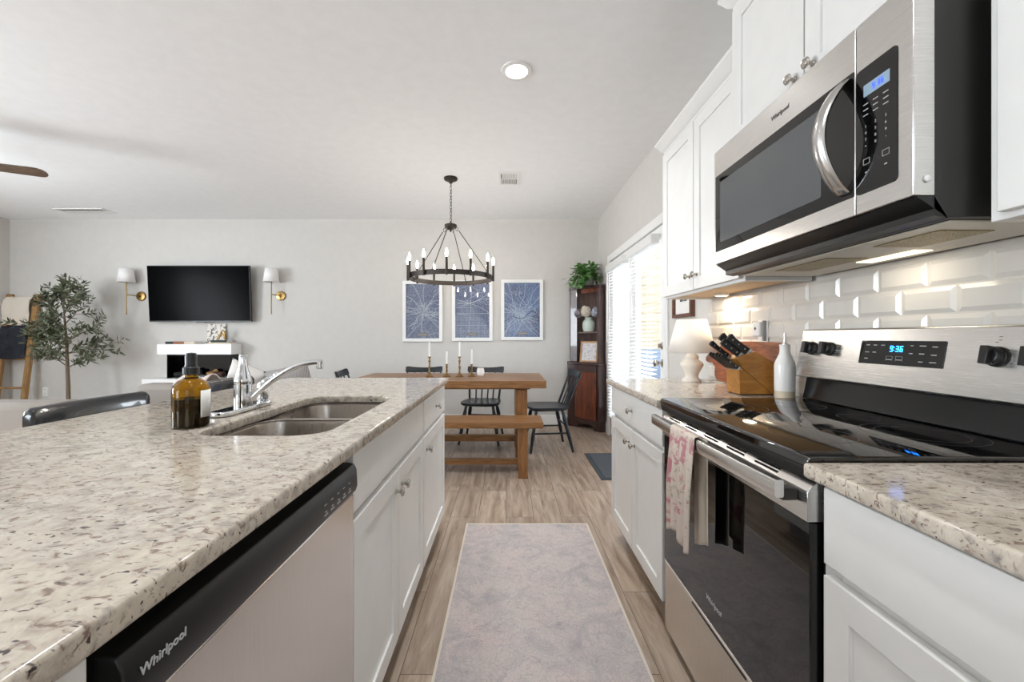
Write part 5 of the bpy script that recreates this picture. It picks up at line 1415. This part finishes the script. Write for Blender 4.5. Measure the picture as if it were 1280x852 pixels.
# vase with hydrangeas
vx, vy, vz = 1.02, 5.155, 1.2185
t = thing('flower_vase', 'pale green crackle glazed vase on the cupboard shelf', 'vase', (vx, vy, vz))
MB().lathe([(0.05, vz + 0.0005), (0.066, vz + 0.006), (0.078, vz + 0.05), (0.080, vz + 0.10), (0.068, vz + 0.135), (0.048, vz + 0.155), (0.046, vz + 0.172), (0.052, vz + 0.182), (0.046, vz + 0.182), (0.04, vz + 0.16), (0.0, vz + 0.15)], (vx, vy, 0), 32).build('body', M['mint'], t)
for (dx, dy, dz, r, mt, lab) in ((-0.045, -0.06, 0.255, 0.072, 'petal_cream', 'cream hydrangea head in the vase, between the other two'), (0.075, -0.075, 0.245, 0.066, 'petal_blue', 'pale blue hydrangea head in the vase, on the window side'), (-0.125, 0.01, 0.235, 0.055, 'petal_mauve', 'dusky mauve hydrangea head in the vase, on the map side')):
    c = Vector((vx + dx, vy + dy, vz + dz))
    o = thing('hydrangea', lab, 'flower', tuple(c), 0, 'hydrangeas in the green vase')
    MB().tube([(vx + dx * 0.1, vy + dy * 0.1, vz + 0.155), (vx + dx * 0.4, vy + dy * 0.4, vz + 0.20), tuple(c)], 0.004, 7).build('stem', M['teal_stem'], o)
    fl = MB()
    for k in range(150):
        d = rv().normalized(); p = c + d * r * rnd.uniform(0.74, 1.04)
        a = d.orthogonal().normalized(); b_ = d.cross(a)
        q = rnd.uniform(0, PI)
        for i in range(4):
            e = (a * math.cos(q + i * PI / 2) + b_ * math.sin(q + i * PI / 2))
            f_ = (a * math.cos(q + i * PI / 2 + PI / 2) + b_ * math.sin(q + i * PI / 2 + PI / 2))
            s_ = 0.0125
            fl.add([p, p + (e + f_ * 0.6) * s_ + d * 0.003, p + e * s_ * 1.6, p + (e - f_ * 0.6) * s_ + d * 0.003], [(0, 1, 2), (0, 2, 3)])
    fl.ball(tuple(c), r * 0.66, n=12, m=8)
    fl.build('flower_head', M[mt], o, angle=180)
# small framed print on the lower shelf
t = thing('framed_print', 'small gilt framed pale floral print leaning on the cupboard lower shelf', 'picture', (1.0, 5.12, 0.836))
Q = basis((1.005, 5.085, 0.8365), (0.86, -0.50, 0.0), (0.10, 0.17, 0.98), (-0.49, -0.843, 0.196))
fr = MB(); fr.x = Q; w, h_, b_ = 0.115, 0.265, 0.02
for (a, b2, c, d) in ((-w, w, 0, b_), (-w, w, h_ - b_, h_), (-w, -w + b_, b_, h_ - b_), (w - b_, w, b_, h_ - b_)): fr.box(a, b2, c, d, 0, 0.016)
fr.build('frame', M['gold_frame'], t, bevel=0.002)
pr = MB(); pr.x = Q; pr.box(-w + b_, w - b_, b_, h_ - b_, 0.002, 0.007); pr.build('print', M['floral_art'], t)

# ------------------------------------------------------------------ living room
# television on a tilting bracket
t = thing('television', 'large black flat screen television on the living room wall', 'television', (-3.99, 5.3, 1.35))
tx0, tx1, tz0, tz1 = -4.66, -3.335, 1.350, 2.075
a = math.radians(3.2)
Q = basis(((tx0 + tx1) / 2, 5.300, tz0), (1, 0, 0), (0, -math.sin(a), math.cos(a)), (0, -math.cos(a), -math.sin(a)))
W_, H_ = (tx1 - tx0) / 2, tz1 - tz0
tv = MB(); tv.x = Q; tv.box(-W_, W_, 0, H_, -0.03, 0.0); cs_ = tv.build('casing', M['black'], t, bevel=0.004)
tv = MB(); tv.x = Q; tv.box(-W_ + 0.008, W_ - 0.008, 0.014, H_ - 0.008, 0.0004, 0.0016); tv.build('screen', M['tv'], t)
tv = MB(); tv.x = Q; tv.box(-0.06, 0.06, -0.012, 0.0, -0.018, -0.004); tv.build('sensor_tab', M['black'], t, bevel=0.002)
MB().box(-4.2, -3.8, 5.33, YB - 0.0005, 1.55, 1.80).build('bracket', M['blackm'], t, bevel=0.003)

def sconce(x, xd, ztop, label):
    """shade and rod at x, round brass wall plate at xd"""
    t = thing('wall_sconce', label, 'sconce', (x, YB, 1.42), 0, 'brass wall sconces beside the television')
    zd = ztop - 0.345
    MB().lathe([(0.062, 0.001), (0.062, 0.012), (0.056, 0.02), (0.020, 0.024), (0.012, 0.034), (0.0, 0.035)], (xd, YB, zd), 30, '-y').build('wall_plate', M['brass'], t)
    yr = YB - 0.105
    MB().tube([(xd, YB - 0.03, zd), (xd, YB - 0.06, zd), (x, yr, zd + 0.01)], 0.006, 8).tube([(x, yr, zd - 0.24), (x, yr, ztop - 0.17)], 0.0065, 10).ball((x, yr, zd - 0.24), 0.008, n=10, m=6).build('rod', M['brass'], t)
    n = 32; sh = MB()
    vs = [(x + r * math.cos(2 * PI * k / n), yr + r * math.sin(2 * PI * k / n), zz) for r, zz in ((0.094, ztop - 0.175), (0.070, ztop)) for k in range(n)]
    sh.add(vs, [(k, (k + 1) % n, n + (k + 1) % n, n + k) for k in range(n)]); sh.build('lamp_shade', M['sconce_shade'], t, solid=0.002)
    MB().tube([(x, yr, ztop - 0.17), (x, yr, ztop - 0.11)], 0.012, 10).build('socket', M['white'], t)
sconce(-4.945, -4.84, 2.035, 'brass wall sconce with white shade between the television and olive tree')
sconce(-3.065, -2.995, 2.04, 'brass wall sconce with white shade on the dining side of the television')

# fireplace
t = thing('fireplace', 'slim white mantel fireplace with black firebox under the television', 'fireplace', (-4.0, 5.28, 0))
MB().box(-4.465, -3.52, 5.187, YB - 0.001, 0.930, 1.062).build('mantel', M['trim'], t, bevel=0.003)
MB().box(-4.60, -3.40, 5.12, YB - 0.016, 0.0, 0.625).build('hearth_base', M['trim'], t, bevel=0.004)
fx0, fx1 = -4.36, -3.56
fb = MB(); fb.box(fx0, fx1, YB - 0.03, YB - 0.002, 0.6255, 0.9295); fb.box(fx0, fx0 + 0.012, 5.215, YB - 0.03, 0.6255, 0.9295); fb.box(fx1 - 0.012, fx1, 5.215, YB - 0.03, 0.6255, 0.9295); fb.box(fx0 + 0.012, fx1 - 0.012, 5.215, YB - 0.03, 0.915, 0.9295)
fb.build('firebox', M['bglass'], t)
MB().box(fx0 + 0.012, fx1 - 0.012, 5.355, 5.359, 0.626, 0.915).build('rear_glass', M['bglass'], t)
lg = MB()
def log(p0, p1, r, mat, nm):
    p0, p1 = Vector(p0), Vector(p1); m = 9
    pts = [p0.lerp(p1, k / (m - 1)) + Vector((rnd.uniform(-1, 1), rnd.uniform(-1, 1), rnd.uniform(-1, 1))) * r * 0.15 for k in range(m)]
    MB().tube(pts, [r * rnd.uniform(0.85, 1.1) for _ in pts], 10).build(nm, mat, t, angle=60)
log((-4.30, 5.27, 0.665), (-3.98, 5.30, 0.70), 0.034, M['gap'], 'burnt_log')
log((-4.20, 5.24, 0.655), (-4.02, 5.33, 0.735), 0.026, M['gap'], 'burnt_log')
log((-3.88, 5.30, 0.668), (-3.66, 5.25, 0.672), 0.036, M['bark'], 'burnt_log')
log((-3.86, 5.25, 0.67), (-3.80, 5.33, 0.70), 0.035, M['ladder'], 'split_log')

def book(x0, x1, y0, y1, z0, z1, mat, label, grp):
    t = thing('book', label, 'book', ((x0 + x1) / 2, (y0 + y1) / 2, z0), 0, grp)
    c = MB(); c.box(x0, x1, y0, y1, z0, z0 + 0.003); c.box(x0, x1, y0, y1, z1 - 0.003, z1); c.box(x0, x1, y0, y0 + 0.003, z0 + 0.003, z1 - 0.003)
    c.build('cover', mat, t, bevel=0.001)
    MB().box(x0 + 0.004, x1 - 0.004, y0 + 0.0035, y1 - 0.003, z0 + 0.0032, z1 - 0.0032).build('pages', M['paper'], t)
zm = 1.0625
g1 = 'books lying flat on the mantel'
book(-4.395, -4.295, 5.23, 5.36, zm, zm + 0.032, M['black_book'], 'black book lying on the mantel, at the olive tree end', g1)
book(-4.293, -4.155, 5.23, 5.36, zm, zm + 0.032, M['brown_book'], 'rust brown book lying on the mantel between a black and a cream book', g1)
book(-4.153, -4.02, 5.23, 5.36, zm, zm + 0.032, M['cream_book'], 'cream book lying on the mantel beside the rust brown book', g1)
book(-3.84, -3.545, 5.21, 5.34, zm, zm + 0.020, M['cream_book'], 'cream book lying on the mantel under the dark green book', g1)
book(-3.80, -3.60, 5.215, 5.335, zm + 0.0205, zm + 0.050, M['green_book'], 'dark green book under the brass knot ornament on the mantel', g1)
t = thing('art_canvas', 'square white canvas with black leaf sprigs propped on the mantel', 'picture', (-3.83, 5.36, zm))
cv = MB().prism([(5.345, zm + 0.0005), (5.362, zm + 0.0005), (5.388, zm + 0.262), (5.371, zm + 0.262)], -3.955, -3.715, 'x'); cv.build('canvas', M['art_leaf'], t, bevel=0.002)
t = thing('brass_knot', 'small brass loop ornament on the dark green book', 'ornament', (-3.70, 5.27, zm + 0.051))
kz = zm + 0.0508 + 0.008
kp_ = [(-3.755, 5.26, kz), (-3.73, 5.27, kz + 0.045), (-3.70, 5.275, kz + 0.105), (-3.685, 5.275, kz + 0.122), (-3.668, 5.275, kz + 0.105), (-3.655, 5.27, kz + 0.04), (-3.645, 5.26, kz), (-3.66, 5.262, kz + 0.012), (-3.675, 5.27, kz + 0.06), (-3.69, 5.268, kz + 0.085), (-3.71, 5.262, kz + 0.05), (-3.73, 5.255, kz + 0.006)]
MB().tube(kp_, 0.008, 10, True).build('loop', M['brass'], t)

# outlet under the olive tree
t = thing('wall_outlet', 'white wall outlet low on the living room wall beside the olive tree', 'outlet', (-6.1, YB, 0.36))
ox_ = (56 - 635) * 5.38 / 510
MB().box(ox_ - 0.036, ox_ + 0.036, YB - 0.006, YB - 0.0005, 0.375, 0.492).build('cover_plate', M['wplastic'], t, bevel=0.002)
so = MB()
for zz in (0.405, 0.462):
    so.box(ox_ - 0.010, ox_ - 0.007, YB - 0.0068, YB - 0.0061, zz - 0.006, zz + 0.006); so.box(ox_ + 0.007, ox_ + 0.010, YB - 0.0068, YB - 0.0061, zz - 0.006, zz + 0.006)
so.build('sockets', M['mark_dark'], t)

# olive tree
ox_, oy_ = -5.33, 4.93
t = thing('olive_tree', 'slender potted olive tree beside the blanket ladder', 'tree', (ox_, oy_, 0))
MB().lathe([(0.12, 0.0), (0.14, 0.01), (0.165, 0.27), (0.168, 0.30), (0.150, 0.30), (0.145, 0.26), (0.0, 0.26)], (ox_, oy_, 0), 32).build('pot', M['pot'], t)
tr = MB()
trunk = [Vector((ox_ + 0.02, oy_, 0.255)), Vector((ox_ + 0.015, oy_, 0.55)), Vector((ox_ + 0.005, oy_, 0.80)), Vector((ox_ - 0.005, oy_, 1.10)), Vector((ox_ - 0.02, oy_ - 0.01, 1.40)), Vector((ox_ - 0.045, oy_, 1.66))]
tr.tube(trunk, [0.022, 0.020, 0.018, 0.014, 0.009, 0.003], 9)
fo = MB()
def tp(u):
    k = min(int(u * 5), 4); return trunk[k].lerp(trunk[k + 1], u * 5 - k)
def twig(p0, d, L, sag, depth):
    pts = []; p = p0.copy(); dd = d.normalized()
    for k in range(7):
        pts.append(p.copy()); dd = (dd + Vector((rnd.uniform(-.14, .14), rnd.uniform(-.14, .14), sag + rnd.uniform(-.08, .08)))).normalized(); p = p + dd * L / 6
        if p.y > 5.30: p.y = 5.30
    tr.tube(pts, [0.007 * (1 - 0.13 * k) * (1.0 if depth == 0 else 0.5) for k in range(7)], 6)
    for k in range(2, 7):
        q = pts[k]; ax_ = (pts[k] - pts[k - 1]).normalized()
        for j in range(4):
            s = ax_.orthogonal(); s.rotate(Matrix.Rotation(rnd.uniform(0, 2 * PI), 3, ax_))
            leaf_quads(fo, q + ax_ * rnd.uniform(-0.02, 0.02), ax_ * rnd.uniform(0.3, 1.0) + s * rnd.uniform(0.5, 1.0), rnd.uniform(0.055, 0.09), rnd.uniform(0.014, 0.021), rv().normalized(), rnd.uniform(-0.1, 0.25))
    if depth == 0:
        for k in (2, 3, 4, 5):
            s = (pts[k] - pts[k - 1]).normalized() + rv(0.9); s.z += 0.15
            twig(pts[k], s, L * rnd.uniform(0.36, 0.55), 0.02, 1)
specs = [(0.38, (1, -0.2, 0.55), 0.40), (0.40, (-1, 0.1, 0.50), 0.40), (0.44, (-0.9, -0.4, 0.30), 0.52), (0.46, (0.4, -0.9, 0.5), 0.36), (0.50, (1, 0.2, 0.20), 0.52), (0.52, (1, -0.5, 0.30), 0.54), (0.54, (-1, 0.3, 0.35), 0.56), (0.58, (-0.4, -1, 0.4), 0.40),
         (0.60, (1, 0.3, 0.45), 0.46), (0.62, (-1, -0.2, 0.55), 0.50), (0.64, (0.2, -1, 0.4), 0.34), (0.68, (0.3, -0.9, 0.5), 0.36), (0.70, (-0.8, 0.1, 0.8), 0.40), (0.74, (0.9, 0.0, 0.8), 0.42), (0.78, (-0.6, -0.4, 0.8), 0.36), (0.82, (0.75, 0.1, 1.2), 0.50),
         (0.86, (-0.6, 0, 1), 0.30), (0.90, (0.4, -0.3, 1), 0.28), (0.96, (-0.1, 0.1, 1), 0.22), (0.85, (0.3, 0.6, 0.8), 0.3), (0.50, (0.4, 0.9, 0.5), 0.35)]
for u, d, L in specs: twig(tp(u), Vector(d), L * 0.86, 0.015, 0)
fo.build('foliage', M['olive_leaf'], t, angle=180)
tr.build('trunk', M['bark_olive'], t)

# blanket ladder
t = thing('blanket_ladder', 'wooden blanket ladder leaning in the living room corner', 'ladder', (-6.35, 5.25, 0))
def lad(z_): return 5.155 + 0.19 * z_ / 1.715      # front face y of the rails at height z
for x in (-6.545, -6.185):
    MB().prism([(lad(0), 0.0), (lad(0) + 0.04, 0.0), (lad(1.715) + 0.04, 1.715), (lad(1.715), 1.715)], x - 0.03, x + 0.03, 'x').build('rail', M['ladder'], t, bevel=0.004)
for zz in (0.50, 0.868, 1.275, 1.655):
    yy = lad(zz) + 0.02
    MB().tube([(-6.514, yy, zz), (-6.216, yy, zz)], 0.015, 12).build('rung', M['ladder'], t)
def blanket(name, label, z_top, drop, mat, bulge, seed):
    r_ = random.Random(seed)
    y_r = lad(z_top) + 0.02
    x0, x1 = -6.572, -6.222
    def fn(u, v):
        # v 0 hem front .. 1 hem behind
        x = x0 + (x1 - x0) * u
        th = 0.03 + 0.003 * math.sin(u * 17 + seed)
        if v < 0.42:
            q = v / 0.42; z_ = z_top - drop * (1 - q); y = y_r - th - bulge * math.sin(q * PI * 0.9) - 0.006 * math.sin(u * 12 + q * 3)
            y = min(y, lad(z_) - 0.012)
        elif v > 0.58:
            q = (v - 0.58) / 0.42; z_ = z_top - drop * 0.4 * q; y = y_r + 0.024
        else:
            b = (v - 0.42) / 0.16 * PI; y = y_r + (-math.cos(b)) * 0.027; z_ = z_top + 0.024 * math.sin(b)
        return (x, y, z_ + (0.006 * math.sin(u * 6 + seed) if v < 0.3 else 0))
    o = MB().grid(20, 46, fn).build(name, mat, solid=0.008, angle=180)
    tag(o, label, 'blanket', 'blankets on the ladder'); return o
blanket('throw_blanket', 'cream knitted blanket folded over the upper ladder rung', 1.655, 0.345, M['cream_blanket'], 0.03, 1)
blanket('throw_blanket', 'dark navy plaid blanket folded over the ladder below the cream one', 1.275, 0.405, M['plaid'], 0.02, 2)

# counter stools on the living room side of the island
def stool(label, yc):
    t = thing('counter_stool', label, 'stool', (-1.35, yc, 0), 0, 'dark counter stools behind the island')
    xb = -1.46; y0, y1 = yc - 0.206, yc + 0.206
    loops = []
    for u in (-1, -0.985, -0.965, -0.94, -0.91, -0.8, -0.6, -0.4, -0.2, 0, 0.2, 0.4, 0.6, 0.8, 0.91, 0.94, 0.965, 0.985, 1):
        y = yc + 0.206 * u
        q_ = max(0, (abs(u) - 0.91) / 0.09)
        e = 0.020 * (1 - math.sqrt(max(0, 1 - q_ * q_)))
        x = xb - 0.022 * (1 - u * u)
        loops.append([(x + 0.011, y, 0.845 + e), (x + 0.011, y, 0.928 - e), (x + 0.004, y, 0.935 - e), (x - 0.010, y, 0.935 - e), (x - 0.015, y, 0.928 - e), (x - 0.015, y, 0.845 + e)])
    MB().loft(loops).build('back_rail', M['espresso'], t, angle=50)
    MB().plate([rrect(-1.265, yc, 0.175, 0.20, 0.04)], 0.60, 0.64, 0.012).build('seat', M['espresso'], t)
    for sy in (-1, 1):
        MB().tube([(xb + 0.005, yc + sy * 0.19, 0.002), (-1.425, yc + sy * 0.175, 0.60), (xb - 0.006, yc + sy * 0.178, 0.855)], [0.016, 0.018, 0.014], 10).build('leg', M['espresso'], t)
        MB().tube([(-1.09, yc + sy * 0.19, 0.002), (-1.125, yc + sy * 0.165, 0.605)], [0.015, 0.018], 10).build('leg', M['espresso'], t)
        MB().tube([(-1.10, yc + sy * 0.185, 0.25), (-1.445, yc + sy * 0.185, 0.25)], 0.010, 8).build('foot_rail', M['espresso'], t)
    MB().tube([(-1.10, yc - 0.185, 0.22), (-1.10, yc + 0.185, 0.22)], 0.011, 8).build('foot_rail', M['espresso'], t)
stool('dark wooden stool back rising behind the island, opposite the amber bottle, nearer the camera', 1.445)
stool('dark wooden stool back rising behind the island between the bottle and the faucet', 2.125)

# upholstered seats seen over the island
def sofa(name, label, cat, x0, x1, y0, zback, seats, depth=0.86):
    """back panel at y0 (toward the camera), facing +y"""
    t = thing(name, label, cat, ((x0 + x1) / 2, y0 + depth / 2, 0))
    aw = 0.16
    MB().box(x0 + aw, x1 - aw, y0 + 0.02, y0 + depth, 0.10, 0.30).build('base', M['cushion'], t, bevel=0.02, seg=3)
    MB().box(x0 + 0.02, x1 - 0.02, y0, y0 + 0.19, 0.30, zback).build('backrest', M['cushion'], t, bevel=0.05, seg=4)
    for s in (0, 1):
        a_ = x0 if s == 0 else x1 - aw
        MB().box(a_, a_ + aw - 0.002, y0 + 0.192, y0 + depth + 0.01, 0.10, 0.60).build('arm', M['cushion'], t, bevel=0.05, seg=4)
    w = (x1 - x0 - 2 * aw) / seats
    for k in range(seats):
        MB().box(x0 + aw + k * w + 0.002, x0 + aw + (k + 1) * w - 0.002, y0 + 0.20, y0 + depth + 0.02, 0.302, 0.46).build('seat_cushion', M['cushion'], t, bevel=0.04, seg=4)
    for (x, y) in ((x0 + 0.2, y0 + 0.08), (x1 - 0.2, y0 + 0.08), (x0 + 0.2, y0 + depth - 0.06), (x1 - 0.2, y0 + depth - 0.06)):
        MB().box(x - 0.025, x + 0.025, y - 0.025, y + 0.025, 0.0, 0.0995).build('foot', M['espresso'], t, bevel=0.004)
    return t
sofa('loveseat', 'beige linen loveseat facing the television, beyond the island', 'sofa', -3.32, -1.80, 3.60, 0.735, 2)
sofa('armchair', 'beige linen armchair at the photo edge, near the blanket ladder', 'armchair', -3.75, -2.84, 2.60, 0.735, 1)
def pillow(name, label, mat, c, hw, hh, th, rot, lean):
    """cushion leaning back toward -y on the loveseat back"""
    mb = MB(); n = 17
    R_ = Matrix.Translation(Vector(c)) @ Matrix.Rotation(lean, 4, 'X') @ Matrix.Rotation(rot, 4, 'Y')
    mb.x = R_
    def f(sgn):
        def g(u, v):
            a, b_ = 2 * u - 1, 2 * v - 1
            k = (1 - a ** 4) * (1 - b_ ** 4)
            pin = 1 - 0.07 * (1 - abs(a) ** 2) * abs(b_) ** 3
            pin2 = 1 - 0.07 * (1 - abs(b_) ** 2) * abs(a) ** 3
            return (a * hw * pin2, sgn * th * max(k, 0) ** 0.6, b_ * hh * pin)
        return g
    mb.grid(n, n, f(-1)); mb.grid(n, n, f(1))
    o = mb.build(name, mat, angle=80, weld=True)
    tag(o, label, 'pillow', 'pillows on the loveseat'); return o
pillow('throw_pillow', 'white linen pillow standing on one corner above the loveseat back', M['pillow_white'], (-2.54, 3.945, 0.715), 0.185, 0.185, 0.075, math.radians(24), math.radians(10))
pillow('throw_pillow', 'grey striped pillow leaning on the loveseat back behind the faucet', M['pillow_grey'], (-2.09, 3.93, 0.70), 0.22, 0.18, 0.08, math.radians(-14), math.radians(8))
def thr(u, v):
    x = -2.94 + 0.27 * u
    if v < 0.4: z_ = 0.55 + (0.742 - 0.55) * v / 0.4; y = 3.585 - 0.008 * math.sin(u * 14)
    elif v > 0.65: q = (v - 0.65) / 0.35; z_ = 0.745 - 0.20 * q; y = 3.808 + 0.008 * math.sin(u * 11)
    else:
        q = (v - 0.4) / 0.25; y = 3.585 + 0.223 * q; z_ = 0.744 + (0.05 + 0.025 * math.sin(u * 8)) * math.sin(q * PI) 
    return (x, y, z_)
tag(MB().grid(20, 34, thr).build('throw_blanket', M['throw'], solid=0.01, angle=180), 'pale pink throw draped over the loveseat back', 'blanket')
